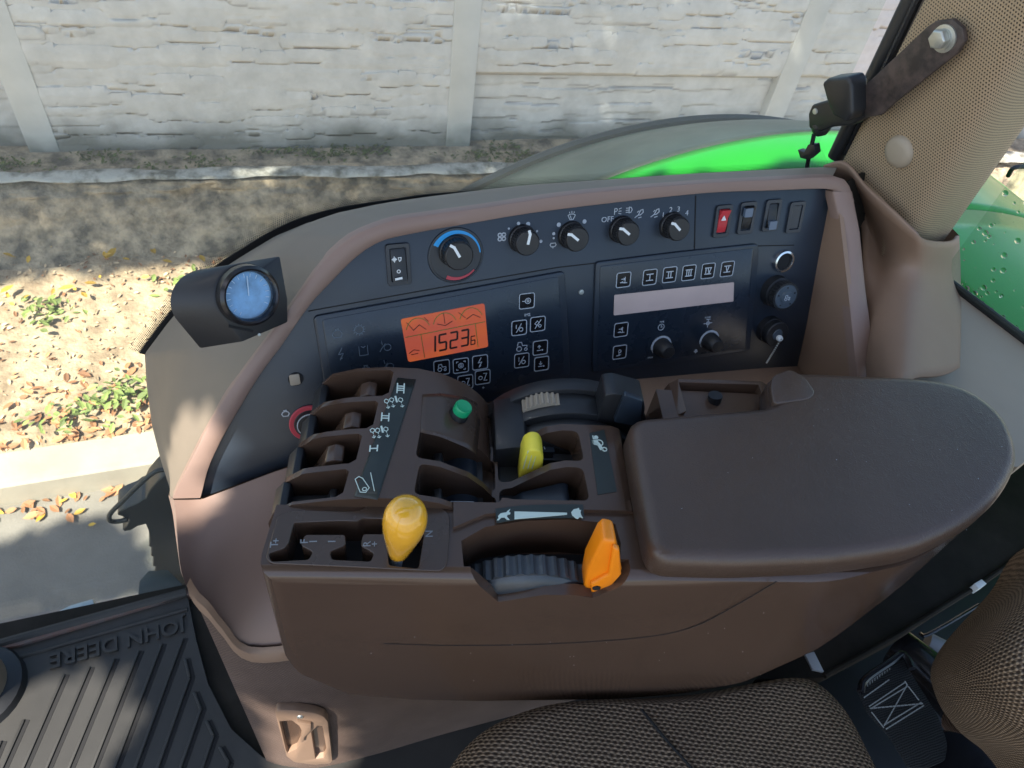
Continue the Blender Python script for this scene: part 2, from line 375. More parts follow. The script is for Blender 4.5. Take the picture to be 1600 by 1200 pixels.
def text(name, s, fr, u, v, size, m, parent, w=0, ang=0, ext=.0003, sx=1, align='CENTER', label=None, bold=0):
    c = bpy.data.curves.new(name, 'FONT'); c.body = s; c.size = size; c.extrude = ext; c.offset = bold; c.align_x = align; c.align_y = 'CENTER'; c.resolution_u = 3
    t = bpy.data.objects.new(name, c); col.objects.link(t)
    dg = bpy.context.evaluated_depsgraph_get(); me = bpy.data.meshes.new_from_object(t.evaluated_get(dg))
    bpy.data.objects.remove(t); off = woff(parent); ca, sa = math.cos(ang), math.sin(ang)
    for q in me.vertices:
        x, y, z = q.co; x *= sx
        q.co = fr.P(u+x*ca-y*sa, v+x*sa+y*ca, w+z) - off
    o = bpy.data.objects.new(name, me); col.objects.link(o); o.parent = parent
    me.materials.clear(); me.materials.append(M[m])
    return o
def grid(nx, ny, f):
    vs = [f(i/nx, j/ny) for j in range(ny+1) for i in range(nx+1)]
    fs = [(j*(nx+1)+i, j*(nx+1)+i+1, (j+1)*(nx+1)+i+1, (j+1)*(nx+1)+i) for j in range(ny) for i in range(nx)]
    return vs, fs
def boolean(base, ops):
    """ops = [(kind, (verts, faces)), ...] applied to (verts, faces); returns an evaluated (verts, faces)"""
    o = obj('work_piece', base, 'brown', smooth=0); tmp = []
    for kind, vf in ops:
        c = obj('work_cutter', vf, 'brown', smooth=0); tmp.append(c)
        md = o.modifiers.new('b', 'BOOLEAN'); md.operation = kind; md.solver = 'EXACT'; md.object = c
    dg = bpy.context.evaluated_depsgraph_get(); me = bpy.data.meshes.new_from_object(o.evaluated_get(dg))
    vs = [V(v.co) for v in me.vertices]; fs = [tuple(p.vertices) for p in me.polygons]
    for c in tmp+[o]: bpy.data.objects.remove(c)
    return vs, fs
def vnoise(x, y, seed=0):
    def h(i, j): return (math.sin(i*127.1+j*311.7+seed*74.7)*43758.5453) % 1
    i, j = math.floor(x), math.floor(y); a, b = x-i, y-j; a = a*a*(3-2*a); b = b*b*(3-2*b)
    return (h(i, j)*(1-a)+h(i+1, j)*a)*(1-b)+(h(i, j+1)*(1-a)+h(i+1, j+1)*a)*b
def fbm(x, y, s=0, o=4): return sum(vnoise(x*2**k, y*2**k, s+k)/2**k for k in range(o))/2

# ============================================================ THE PLACE OUTSIDE
# road, kerb, verge
def structure(name, vf, m, smooth=40): return tag(obj(name, vf, m, smooth=smooth), kind='structure')
Z = V((0, 0, 1))
wa = R(-4.6); WD = V((math.cos(wa), math.sin(wa), 0)); WN = V((math.sin(wa), -math.cos(wa), 0))     # along the fence, towards the tractor
W0 = atz(715, 222, -2.1)
FW = Fr(W0, WD, Z)                                    # fence frame: u along, v up, n towards the tractor
base_z = -2.1
kerb0 = atz(0, 710, -2.42); kerb1 = atz(240, 650, -2.42)
GD = (kerb1-kerb0); GD.z = 0; GD.normalize(); GD = (GD+WD*2).normalized(); GN = V((-GD.y, GD.x, 0))
GF = Fr((kerb0.x, kerb0.y, 0), GD, GN)                # ground frame: u along kerb, v outwards; w = height over the road
structure('road', ([GF.P(-60, -60, -.04), GF.P(60, -60, -.04), GF.P(60, -.149, -.04), GF.P(-60, -.149, -.04)], [(0, 1, 2, 3)]), 'asphalt')
structure('kerb', obj and join(prism(Fr(GF.P(0, 0, 0), GN, Z), [(-.15, -.2), (-.15, .07), (-.14, .08), (0, .085), (0, -.2)], -14, 14)), 'kerb', 30)
M['soil'] = mat('leaf littered soil', (.46, .36, .24), .95, .9, 45, c2=(.25, .18, .115), vscale=9, thr=(.36, .62), bdist=.01)
dist = (W0-GF.P(0, 0, 0)).dot(GN)
def vergef(i, j):
    u = -5+i*12; v = j*1.35
    return GF.P(u, v+.002, .07+.05*fbm(u*2, v*2, 3)+.05*j)
structure('verge', grid(150, 30, vergef), 'soil', 60)
structure('field', ([GF.P(-60, .9, .0), GF.P(60, .9, .0), GF.P(60, 80, .0), GF.P(-60, 80, .0)], [(0, 1, 2, 3)]), 'soil')
# rough plinth with a mossy ledge
M['plinth'] = mat('crumbling plinth', (.44, .35, .24), .95, 1, 40, c2=(.12, .10, .075), vscale=11, thr=(.36, .63), bdist=.012)
def plf(i, j):
    u = -4.2+i*10
    prof = [(.95, -.0), (.62, .08), (.44, .20), (.33, .33), (.28, .375), (.22, .39), (.1, .395), (-.1, .40)]
    t = j*(len(prof)-1); k = min(int(t), len(prof)-2); t -= k
    v = prof[k][0]*(1-t)+prof[k+1][0]*t; h = prof[k][1]*(1-t)+prof[k+1][1]*t
    n = fbm(u*4, j*7, 5)-.5; n2 = fbm(u*18, j*30, 9)-.5
    return FW.P(u, h-.40+.0+n*.05*(1 if j < .8 else .3), v+n*.10+n2*.035)
pl = obj('fence_plinth', grid(420, 60, plf), 'plinth', smooth=60)
tag(pl, 'rough crumbling concrete plinth sloping down below the grey fence', 'plinth')
M['lip'] = mat('pale concrete lip', (.44, .42, .37), .9, .8, 60, c2=(.15, .14, .11), vscale=14, thr=(.36, .58), bdist=.006)
def lipf(i, j):
    u = -4+i*9.6; wv = .012+.075*fbm(u*4, 1.5, 8); c_ = .25+.05*(fbm(u*2.2, 4, 12)-.5)
    a = j*math.pi
    return FW.P(u, .004+.016*math.sin(a)*(.3+1.3*fbm(u*9, j*3, 4))-.004, c_-wv*math.cos(a))
obj('ledge_lip', grid(300, 8, lipf), 'lip', pl, smooth=60)
# moss and lichen patches on the ledge, dark stain strip
M['moss'] = mat('moss', (.13, .16, .035), .95, 1, 120, c2=(.10, .095, .06), vscale=25, bdist=.01)
def mossf(u0, du, v0, dv, seed):
    def f(i, j):
        t = i*2*math.pi; r = j
        k = .7+.5*vnoise(math.cos(t)*2+3, math.sin(t)*2+3, seed)
        uu = u0+math.cos(t)*du*r*k; vv = v0+math.sin(t)*dv*r*k
        return FW.P(uu, .0+.028*(1-r*r)*(.6+.7*fbm(uu*30, vv*30, seed)), vv)
    return grid(28, 6, f)
# the precast fence
fence = thing('concrete_fence', FW.P(0, 0, 0), 'pale precast concrete fence with stacked stone pattern panels and square posts', 'fence')
M['ledger'] = mat('precast ledger stone', (.56, .535, .51), .85, .7, 60, .14, 9, bdist=.003)
def addstain(m, zlo, zhi, cst):
    n = m.node_tree.nodes; l = m.node_tree.links; b = n['Principled BSDF']
    src = b.inputs['Base Color'].links[0].from_socket
    g = n.new('ShaderNodeNewGeometry'); sp = n.new('ShaderNodeSeparateXYZ'); l.new(g.outputs['Position'], sp.inputs[0])
    ns = n.new('ShaderNodeTexNoise'); ns.inputs['Scale'].default_value = 5; ns.inputs['Detail'].default_value = 8; l.new(g.outputs['Position'], ns.inputs['Vector'])
    ad = n.new('ShaderNodeMath'); ad.operation = 'MULTIPLY_ADD'; ad.inputs[1].default_value = -.30; l.new(ns.outputs['Fac'], ad.inputs[0]); l.new(sp.outputs['Z'], ad.inputs[2])
    mr = n.new('ShaderNodeMapRange'); mr.inputs['From Min'].default_value = zlo-.15; mr.inputs['From Max'].default_value = zhi-.15
    mr.inputs['To Min'].default_value = .85; mr.inputs['To Max'].default_value = 0; l.new(ad.outputs[0], mr.inputs['Value'])
    mx = n.new('ShaderNodeMixRGB'); mx.inputs[2].default_value = (*cst, 1); l.new(mr.outputs[0], mx.inputs[0]); l.new(src, mx.inputs[1]); l.new(mx.outputs[0], b.inputs['Base Color'])
def addgrooveshade(m, c):  # paints crevice shade into the colour where the relief steps
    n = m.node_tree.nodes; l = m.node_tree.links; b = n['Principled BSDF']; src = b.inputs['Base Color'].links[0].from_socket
    at = n.new('ShaderNodeAttribute'); at.attribute_name = 'groove_shade'
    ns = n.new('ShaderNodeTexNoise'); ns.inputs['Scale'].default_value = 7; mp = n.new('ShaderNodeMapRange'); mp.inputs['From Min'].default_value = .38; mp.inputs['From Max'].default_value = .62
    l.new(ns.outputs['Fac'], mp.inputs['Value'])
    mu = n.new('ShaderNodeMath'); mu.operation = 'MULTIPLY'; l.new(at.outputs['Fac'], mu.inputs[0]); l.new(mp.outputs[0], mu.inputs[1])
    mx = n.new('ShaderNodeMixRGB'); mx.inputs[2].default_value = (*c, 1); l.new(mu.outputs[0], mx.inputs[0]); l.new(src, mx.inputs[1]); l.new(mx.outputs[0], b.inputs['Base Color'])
addgrooveshade(M['ledger'], (.17, .16, .16))
addstain(M['ledger'], CH-2.08, CH-1.93, (.13, .125, .10))
addstain(M['post'], CH-2.10, CH-1.99, (.20, .20, .17))
posts = [-1.97-1.95, -1.97, -.005, 1.83, 3.72]
PH = .47
def ledger(u0, u1, v0, v1, seed):
    rs = random.Random(seed); nx = int((u1-u0)/.011); ny = int((v1-v0)/.009)
    H = np.zeros((ny+1, nx+1)); 
    us = np.linspace(0, u1-u0, nx+1); vs_ = np.linspace(0, v1-v0, ny+1)
    U, VV = np.meshgrid(us, vs_)
    warp = .006*np.sin(U*9+seed)+.004*np.sin(U*23+seed*2); Vw = VV+warp
    y = 0
    while y < (v1-v0)+.05:
        h = rs.choice([.03, .04, .055, .07]); x = -rs.random()*.3
        while x < (u1-u0):
            wd = rs.uniform(.12, .48); d = rs.uniform(-.006, .010); split = rs.random() < .45
            hh = h
            if split: hh = h*rs.choice([.45, .55])
            msk = (U >= x) & (U < x+wd) & (Vw >= y) & (Vw < y+hh)
            tilt = rs.uniform(-.10, .06); H[msk] = d + (Vw[msk]-y)*tilt
            if split:
                msk = (U >= x) & (U < x+wd) & (Vw >= y+hh) & (Vw < y+h); H[msk] = rs.uniform(-.006, .010)
            x += wd
        y += h
    e = np.minimum(np.minimum(U, (u1-u0)-U)/.02, np.minimum(VV, (v1-v0)-VV)/.008).clip(0, 1)
    H *= .75; Hraw = H.copy()
    H = H*e - .012*(1-e)
    k = np.array([.25, .5, .25]); H[:, 1:-1] = H[:, :-2]*.25+H[:, 1:-1]*.5+H[:, 2:]*.25
    global GROOVE_SHADE
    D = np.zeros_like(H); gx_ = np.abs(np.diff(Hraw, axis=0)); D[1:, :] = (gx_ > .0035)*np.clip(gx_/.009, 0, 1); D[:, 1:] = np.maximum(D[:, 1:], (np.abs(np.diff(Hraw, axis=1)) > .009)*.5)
    H -= D*.006; GROOVE_SHADE = D
    H += (np.random.rand(*H.shape)-.5)*.0012
    return grid(nx, ny, lambda i, j: FW.P(u0+i*(u1-u0), v0+j*(v1-v0), float(H[int(round(j*ny)), int(round(i*nx))])-.02))
for k, (p, q) in enumerate(zip(posts, posts[1:])):
    for r in range(4):
        v0 = -.06 + r*PH if r else -.06
        v1 = .41 + r*PH
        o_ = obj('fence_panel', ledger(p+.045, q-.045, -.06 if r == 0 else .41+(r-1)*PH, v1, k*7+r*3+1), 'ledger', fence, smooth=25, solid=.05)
        at_ = o_.data.attributes.new('groove_shade', 'FLOAT', 'POINT'); at_.data.foreach_set('value', GROOVE_SHADE.ravel().astype(np.float32))
for p in posts:
    obj('fence_post', prism(FW, rrect(p, .9, .128, 2.02, .012), -.07, .035), 'post', fence, bevel=.008)
# litter: fallen leaves, small herbs
def leafmesh(c, r, tilt, ang, curl=.3):
    a = V((math.cos(ang), math.sin(ang), math.sin(tilt)*.6)).normalized(); b = V((-math.sin(ang), math.cos(ang), math.sin(tilt*1.7)*.5)).normalized(); n = a.cross(b)
    pts = [(-1, 0), (-.45, .38), (.25, .42), (1, 0), (.25, -.42), (-.45, -.38)]
    vs = [V(c)+a*(x*r)+b*(y*r)+n*(curl*r*(y*y*2)) for x, y in pts]; vs.append(V(c)+a*-.1*r)
    return vs, [(0, 1, 6), (1, 2, 6), (2, 3, 6), (3, 4, 6), (4, 5, 6), (5, 0, 6)]
ml = []
for c in range(34):
    cu = random.uniform(-2.7, 2.8); cv = random.uniform(.04, .24); su_ = random.uniform(.03, .11); sv_ = random.uniform(.012, .035)
    for k in range(int(900*su_)):
        uu = random.gauss(cu, su_); vv = min(.34, max(.0, random.gauss(cv, sv_)))
        ml.append(leafmesh(FW.P(uu, random.uniform(-.005, .018)-(.05 if vv > .25 else 0), vv), random.uniform(.006, .016), random.uniform(-1, 1), random.uniform(0, 6.3)))
tag(obj('moss', join(*ml), 'moss', smooth=0), kind='stuff')
def scatter(name, m, n, fn, rmin, rmax, hgt=.004):
    ms = []
    for k in range(n):
        u, v, h = fn(); c = GF.P(u, v, h+hgt*random.random()+.006)
        ms.append(leafmesh(c, random.uniform(rmin, rmax), random.uniform(-.6, .6), random.uniform(0, 6.3)))
    return tag(obj(name, join(*ms), m, smooth=0), kind='stuff')
def on_verge():
    u = random.uniform(-1.3, 1.9); v = random.random()**1.0*1.2
    return u, v, .07+.05*fbm(u*2, v*2, 3)+.05*v/1.35
def near_kerb():
    u = random.uniform(-1.2, 1.2); v = random.random()**1.6*.35+.01
    return u, v, .07+.05*fbm(u*2, v*2, 3)
def gutter():
    return random.uniform(-1.4, 1.5), -.155-abs(random.gauss(0, .05)), -.038
def far_edge():
    u = random.uniform(-1.6, 1.5); return u, random.uniform(.75, 1.15), .12+.05*fbm(u*2, 2, 3)
scatter('fallen_leaves', 'leafy', 45, gutter, .014, .032)
scatter('fallen_leaves', 'leafb', 150, gutter, .012, .032)
scatter('fallen_leaves', 'leafp', 1500, on_verge, .005, .015)
scatter('fallen_leaves', 'leafb', 650, on_verge, .005, .016)
scatter('fallen_leaves', 'leafb', 500, near_kerb, .01, .03, .02)
scatter('fallen_leaves', 'leafy', 90, far_edge, .012, .035, .02)
def herbs(n, cs):
    ms = []
    for k in range(n):
        c = random.choice(cs); u = random.gauss(c[0], c[2]); v = max(.02, random.gauss(c[1], c[3])); h = .09+.05*fbm(u*2, v*2, 3)+random.random()*.05
        ms.append(leafmesh(GF.P(u, v, h), random.uniform(.012, .026), random.uniform(-.9, .9), random.uniform(0, 6.3)))
    return join(*ms)
tag(obj('ground_herbs', herbs(380, [(.28, .12, .10, .05), (.45, .2, .07, .05), (.7, .06, .06, .03), (.1, .72, .05, .04), (1.0, .85, .08, .05), (.75, .8, .1, .05)]), 'herb', smooth=0), kind='stuff')

# ============================================================ UNSEEN TREE AND ADDED LEAVES (shaped to cast the dappled shade)
def lit_patch(px, py):
    """parts of the cab the photograph shows in sunshine"""
    return False
def inpoly(x, y, P):
    c = False
    for (a, b), (d, e) in zip(P, P[1:]+P[:1]):
        if (b > y) != (e > y) and x < (d-a)*(y-b)/(e-b)+a: c = not c
    return c
def canopy(rs, sample, n, dist, spread, r0, r1, hole):
    ms = []; S_ = SUN_DIR
    for k in range(n):
        p = sample(rs)
        if hole(p): continue
        ms.append(leafmesh(p+S_*(dist+rs.uniform(-spread, spread)), rs.uniform(r0, r1), rs.uniform(-1, 1), rs.uniform(0, 6.3)))
    return join(*ms)
rs_ = random.Random(5)
def wall_hole(p):
    q = p-W0; u = q.dot(WD); v = q.z
    g = fbm(u*3.1+40, v*4.2+11, 21, 3)
    return fbm(u*4.5+40, v*9+11, 21, 3) > (.53 if .15 < u < 1.4 and v < .9 else .57 if 1.3 < u < 2 else .9)
def ground_hole(p):
    return fbm(p.x*1.9+9, p.y*2.6+3, 31, 3) > .66
def slide(p, z): return p + SUN_DIR*((z-p.z)/SUN_DIR.z)
ZC = CH-.55
litA = [slide(aty(x, y, .56), ZC) for x, y in [(372, 588), (400, 600), (360, 690), (440, 728), (450, 760), (330, 900), (262, 800), (262, 765), (293, 657)]]
litA = [(p.x, p.y) for p in litA]
litB = [slide(atz(x, y, -1.24), ZC) for x, y in [(-200, 1150), (0, 1106), (165, 1070), (188, 1085), (150, 1200), (-100, 1330)]]
litB = [(p.x, p.y) for p in litB]
litC = [slide(aty(x, y, .36), ZC) for x, y in [(425, 1090), (525, 1095), (545, 1220), (420, 1220)]]
litC = [(p.x, p.y) for p in litC]
litD = [slide(aty(x, y, .70), ZC) for x, y in [(395, 395), (470, 345), (520, 335), (440, 400)]]
litD = [(p.x, p.y) for p in litD]
def grow(L, d):
    cx = sum(a for a, b in L)/len(L); cy = sum(b for a, b in L)/len(L); out = []
    for a, b in L: k = 1+d/max(.01, math.hypot(a-cx, b-cy)); out.append((cx+(a-cx)*k, cy+(b-cy)*k))
    return out
def cab_hole(p):
    x, y = p.x+.006*math.sin(p.y*40), p.y
    return any(inpoly(x+a, y+b, L) for L in (litA, litB, litC, litD) for a, b in ((0, 0), (.036, 0), (-.036, 0), (0, .036), (0, -.036)))
tw = canopy(rs_, lambda r: FW.P(r.uniform(-4.5, 4.8), r.uniform(-.25, 2.2), 0), 6500, 6.5, .5, .08, .15, wall_hole)
tg = canopy(rs_, lambda r: GF.P(r.uniform(-3, 3), r.uniform(.90, 1.75), .25), 3600, 6.5, .5, .06, .11, ground_hole)
tree = thing('unseen_shade_tree', V((-4.6, -3.4, 0)), 'unseen leafy tree with added leaves that shape the dappled shade', 'tree')
rd = [atz(x, y, -2.54) for x, y in [(60, 850), (140, 820), (190, 860), (230, 920), (120, 960), (-60, 990), (-100, 900)]]
rd = [(p.x, p.y) for p in rd]
tr_ = canopy(rs_, lambda r: V((r.uniform(-1.6, -.2), r.uniform(1.2, 1.9), 0)), 2500, 6.0, .4, .05, .09, lambda p: not inpoly(p.x, p.y, rd))  # extra leaves added up the sun rays to shade a road patch
obj('shaped_crown', join(tw, tg, tr_), 'leafg', tree, smooth=0)
tc2 = canopy(rs_, lambda r: V((r.uniform(-1.0, 1.6), r.uniform(-.5, .85), CH-.55)), 2600, 2.9, .2, .08, .11, lambda p: any(inpoly(p.x+a, p.y+b, L) for L in (litA, litB, litC, litD) for a, b in [(0, 0)]+[(.105*math.cos(t), .105*math.sin(t)) for t in (0, .8, 1.6, 2.4, 3.2, 4, 4.8, 5.6)]))
tc_ = canopy(rs_, lambda r: V((r.uniform(-1.25, 1.5), r.uniform(-.35, .80) if r.random() < .8 else r.uniform(-.6, .1), CH-.55)), 13000, 2.4, .2, .034, .046, cab_hole)
obj('added_cab_shade', join(tc_, tc2), 'leafg', tree, smooth=0)  # unseen leaves added to block sun from the cab, gaps cut for lit patches
obj('trunk', tube([V((-4.8, -3.6, -.1)), V((-4.6, -3.5, 2.5)), V((-4.2, -3.2, 5)), V((-3.4, -2.6, 6.6))], .2, 12, rr=[.25, .2, .15, .06]), 'bark', tree)
obj('limb', tube([V((-4.6, -3.5, 2.6)), V((-3.4, -2.6, 4.4)), V((-2.0, -1.6, 5.2))], .08, 10, rr=[.12, .08, .04]), 'bark', tree)

# ============================================================ TRACTOR: FENDER
fender = thing('tractor_fender', V((1.0, 1.0, CH-.65)), 'bright green rear fender with dusty black outer edge outside the window', 'fender')
def fsurf(x, y):
    """height (relative to camera) of the fender skin"""
    d = (x-1.0)
    R_ = 1.15; z = -.65 - (R_-math.sqrt(max(.01, R_*R_-d*d)))
    z += .012
    if y > .98: q = (y-.98)/.34; z -= .15*q**1.5
    return z
def fgrid(x0, x1, y0, y1, nx, ny):
    return grid(nx, ny, lambda i, j: V((x0+(x1-x0)*i, y0+(y1-y0)*j, CH+fsurf(x0+(x1-x0)*i, y0+(y1-y0)*j))))
obj('green_skin', fgrid(.1, 2.0, .77, 1.035, 60, 12), 'greenpaint', fender, solid=.02)
obj('green_skin', fgrid(.965, 2.0, .2, .765, 40, 10), 'greenpaint', fender, solid=.02)
obj('black_extension', fgrid(.1, 2.0, 1.038, 1.33, 60, 14), 'fenderblack', fender, solid=.02)
rim = [V((x, 1.335, CH+fsurf(x, 1.33)-.0)) for x in np.linspace(.1, 2.0, 60)]
obj('rim', tube(rim, .016, 8), 'black', fender)
tag(obj('fender_hose', tube(smoothline([atz(1575, 275, -.62), atz(1585, 262, -.60), atz(1612, 262, -.60), atz(1640, 272, -.6)], 16), .004, 8), 'black'), 'thin dark hose lying on the green bodywork at right', 'hose')

# ============================================================ SIDE WINDOW
win = thing('side_window', V((0, .735, CH-1.2)), 'large dusty hazed side window pane with black dotted rim above the dash', 'window')
edge_px = [(222, 552), (230, 540), (262, 498), (300, 452), (340, 418), (380, 392), (430, 362), (480, 341), (540, 326), (600, 317), (660, 308), (720, 303), (810, 297), (900, 291), (1080, 279), (1250, 269), (1300, 266)]
EY = .735
edge = smoothline([aty(x, y, EY) for x, y in edge_px], 90)
pane = [V((-1.6, EY, CH-1.30)), V((edge[0].x+.0, EY, CH-1.30))] + [e for e in edge] + [V((.74, EY, CH-.48)), V((.735, EY, CH+.6)), V((-1.6, EY, CH+.6))]
nP = len(pane)
obj('pane', (pane+[p+V((0, .005, 0)) for p in pane], [tuple(range(nP)), tuple(range(nP, 2*nP))[::-1]]+[(i, i+nP, (i+1) % nP+nP, (i+1) % nP) for i in range(nP)]), 'glass', win, smooth=0)
# frit: solid band + rows of dots that shrink away from the edge
FY = Fr((0, EY-.0012, CH), (1, 0, 0), (0, 0, 1))
vs, fs = [], []
ed = resample(edge, 150)
nor = []
for i, p in enumerate(ed):
    d = (ed[min(i+1, 149)]-ed[max(i-1, 0)]).normalized(); nor.append(V((-d.z, 0, d.x)))
band = loft([[p+V((0, -.0012, 0))-n*.02 for p, n in zip(ed, nor)], [p+V((0, -.0012, 0))+n*.0035 for p, n in zip(ed, nor)]])
obj('rim_band', band, 'black', win, smooth=0, solid=.0006)
dots = []
L = sum((ed[i+1]-ed[i]).length for i in range(149)); step = .0026; N = int(L/step); fine = resample(edge, N)
for r in range(7):
    h = .0035+.0021*(r+.45); rad = .0014*(1-r*.10)
    for i in range(1, N-1):
        d = (fine[i+1]-fine[i-1]).normalized(); n = V((-d.z, 0, d.x)); c = fine[i]+n*h+d*(step*.5*(r % 2))+V((0, -.0014, 0))
        k = len(dots)//4; dots += [c+d*rad, c+n*rad, c-d*rad, c-n*rad]
obj('rim_dots', (dots, [(4*i, 4*i+1, 4*i+2, 4*i+3) for i in range(len(dots)//4)]), 'black', win, smooth=0)

# ============================================================ SIDE CONSOLE (dash shell)
con = thing('side_console', V((-.1, .6, CH+FL)), 'tan and taupe moulded side console under the window with dark fascia', 'console')
strip_out = [(270, 779), (280, 757), (338, 643), (377, 583), (425, 518), (473, 450), (508, 405), (551, 368), (613, 344), (656, 337), (763, 322), (900, 302), (1087, 286), (1200, 280), (1300, 276), (1324, 286), (1335, 315)]
strip_in = [(313, 778), (333, 713), (397, 600), (440, 540), (483, 478), (517, 441), (556, 402), (593, 378), (639, 366), (735, 349), (860, 329), (1087, 303), (1200, 298), (1295, 295), (1304, 304)]
PW = .010                                             # the frame stands 10 mm proud of the fascia
so_ = smoothline([PN.W(x, y, PW) for x, y in strip_out], 80); si_ = smoothline([PN.W(x, y, PW) for x, y in strip_in], 80)
so_ = resample(so_, 80); si_ = resample(si_, 80)
sidn = [PN.W(x, y, PW)-PN.n*.016 for x, y in strip_in]; sidn = resample(smoothline(sidn, 80), 80)
mid = [a.lerp(b, .5)+PN.n*.0025*min(1, i/12) for i, (a, b) in enumerate(zip(so_, si_))]
obj('frame_strip', loft([[p-PN.n*.012 for p in so_], so_, [a.lerp(b, .06)+PN.n*.0015*min(1, i/12) for i, (a, b) in enumerate(zip(so_, si_))], mid, [a.lerp(b, .94)+PN.n*.0015*min(1, i/12) for i, (a, b) in enumerate(zip(so_, si_))], si_, [p-PN.n*.018 for p in si_]]), 'mauve', con, smooth=50)
# shell between frame strip and the window rim
sil = [(292, 900, .60), (284, 850, .60), (276, 800, .60), (266, 765, .61), (252, 722, .635), (237, 663, .67), (229, 600, .70), (226, 553, .718)]
silc = [aty(x, y, d) for x, y, d in sil]
topc = [aty(x, y+7, .722) for x, y in [(262, 498), (300, 452), (340, 418), (380, 392), (430, 362), (480, 341), (540, 326), (600, 317), (720, 303), (900, 291), (1080, 279), (1250, 269), (1310, 266)]]
# outer boundary: from silhouette bottom (beside the strip's foot) round to the top right
outer = resample(silc[3:]+topc, 80)
so_b = resample([PN.W(x, y, PW)-PN.n*.004 for x, y in strip_out[:-2]], 80)
# match parameter: silhouette part of the outer curve goes with the left leg of the strip
def param_pairs(A, B, n=90):
    A = resample(A, n); B = resample(B, n); return A, B
A1, B1 = param_pairs(silc[2:]+topc[:1], [PN.W(x, y, PW-.003) for x, y in strip_out[0:5]], 40)
A2, B2 = param_pairs(topc[:8], [PN.W(x, y, PW-.003) for x, y in strip_out[4:11]], 50)
A3, B3 = param_pairs(topc[7:], [PN.W(x, y, PW-.003) for x, y in strip_out[10:15]], 30)
AA, BB = A1[:-1]+A2[:-1]+A3, B1[:-1]+B2[:-1]+B3
rows = [[a+V((0, .01, -.35)) for a in AA], AA]
for t in (.03, .08, .2, .35, .5, .65, .8, .92, 1.0):
    bulge = .014*math.sin(math.pi*min(1, t))**2
    rows.append([a.lerp(b, t)+V((-.25, 0, 1)).normalized()*bulge*min(1, (a-b).length/.12) for a, b in zip(AA, BB)])
obj('shell', loft(rows), 'taupe', con, smooth=60)
tag(obj('screw_cap', lathe(aty(636, 334, .664), (0, -.3, 1), [(0, -.01), (.009, -.01), (.009, .004), (.0, .005)], 20), 'black', con))
# ------ fascia (dark panel)
fas = thing('instrument_panel', PN.P(0, -.12, -.01), 'dark blue black instrument fascia with dials, displays and switches', 'instrument panel')
dark_px = strip_in[:14] + [(1310, 300), (1250, 572), (1190, 568), (930, 598), (782, 616), (560, 690), (440, 731)]
fz = 6
obj('fascia_plate', pxprism(PN, [(305, 782)]+[(x-4 if x < 600 else x, y-4) for x, y in strip_in[1:13]]+[(1300, 290), (1310, 302), (1246, 574), (1190, 577), (930, 600), (785, 622), (560, 694), (440, 733)], -.02, 0), 'navy', fas, bevel=.0015)
obj('back_panel', pxprism(PN, [(308, 788)]+[(x, y) for x, y in strip_in[1:13]]+[(1300, 292), (1330, 300), (1330, 640), (785, 680), (440, 760)], -.045, -.024), 'tan', con)
# recess outlines and sub panels
def ringpoly(fr, px, wd, w, m, name, parent, r=.004):
    uv = roundpoly([fr.uv(x, y, w) for x, y in px], r); uv.append(uv[0])
    return obj(name, ribbons(fr, [uv], wd, w, .0018), m, parent)
# knob strip boundary seam
obj('seam', ribbons(PN, [[PN.uv(*p) for p in [(482, 486), (700, 447), (870, 418), (1085, 393), (1190, 384), (1240, 383)]], [PN.uv(*p) for p in [(1087, 306), (1085, 390)]]], .0012, 0, .0004), 'dark', fas)
# instrument cluster
clu_px = [(489, 495), (700, 457), (883, 424), (887, 500), (892, 588), (800, 608), (620, 650), (523, 690), (505, 590)]
clu = obj('instrument_cluster', pxprism(PN, clu_px, -.001, .0035, .006), 'navy', fas, bevel=.0015)
clu2 = [(503, 500), (700, 465), (873, 432), (877, 500), (882, 582), (800, 601), (620, 642), (535, 675), (517, 590)]
obj('fascia_film', pxprism(PN, clu2, .0034, .0042, .004), 'navy2', clu, bevel=.0003)
WC = .0043
# lcd
scr = obj('lcd_screen', pxprism(PN, [(626, 499), (757, 474), (763, 542), (638, 566)], .004, .0048, .003), 'lcd', clu)
su0, sv0 = PN.uv(626, 499, .005); su1, sv1 = PN.uv(757, 474, .005); su3, sv3 = PN.uv(638, 566, .005)
def SC(a, b): return (su0+(su1-su0)*a+(su3-su0)*b, sv0+(sv1-sv0)*a+(sv3-sv0)*b)
def seg7(ch, x, y, w, h, sl=.08):
    on = {'1': 'bc', '5': 'afgcd', '2': 'abged', '3': 'abgcd', '6': 'afgedc'}[ch]; g = .08
    P = {'a': ((0, 0), (1, 0)), 'b': ((1, 0), (1, .5)), 'c': ((1, .5), (1, 1)), 'd': ((0, 1), (1, 1)), 'e': ((0, .5), (0, 1)), 'f': ((0, 0), (0, .5)), 'g': ((0, .5), (1, .5))}
    out = []
    for s in on:
        (a, b), (c, d) = P[s]; a, c = a+(c-a)*g, c+(a-c)*g; b, d = b+(d-b)*g, d+(b-d)*g
        out.append([SC(x+w*a+sl*h*(1-b), y+h*b), SC(x+w*c+sl*h*(1-d), y+h*d)])
    return out
lines = []
for k, ch in enumerate('1523'): lines += seg7(ch, .25+k*.135, .52, .085, .36)
obj('digits', ribbons(PN, lines, .0021, .0048), 'lcdk', scr)
obj('small_digit', ribbons(PN, seg7('6', .775, .70, .05, .19), .0012, .0048), 'lcdk', scr)
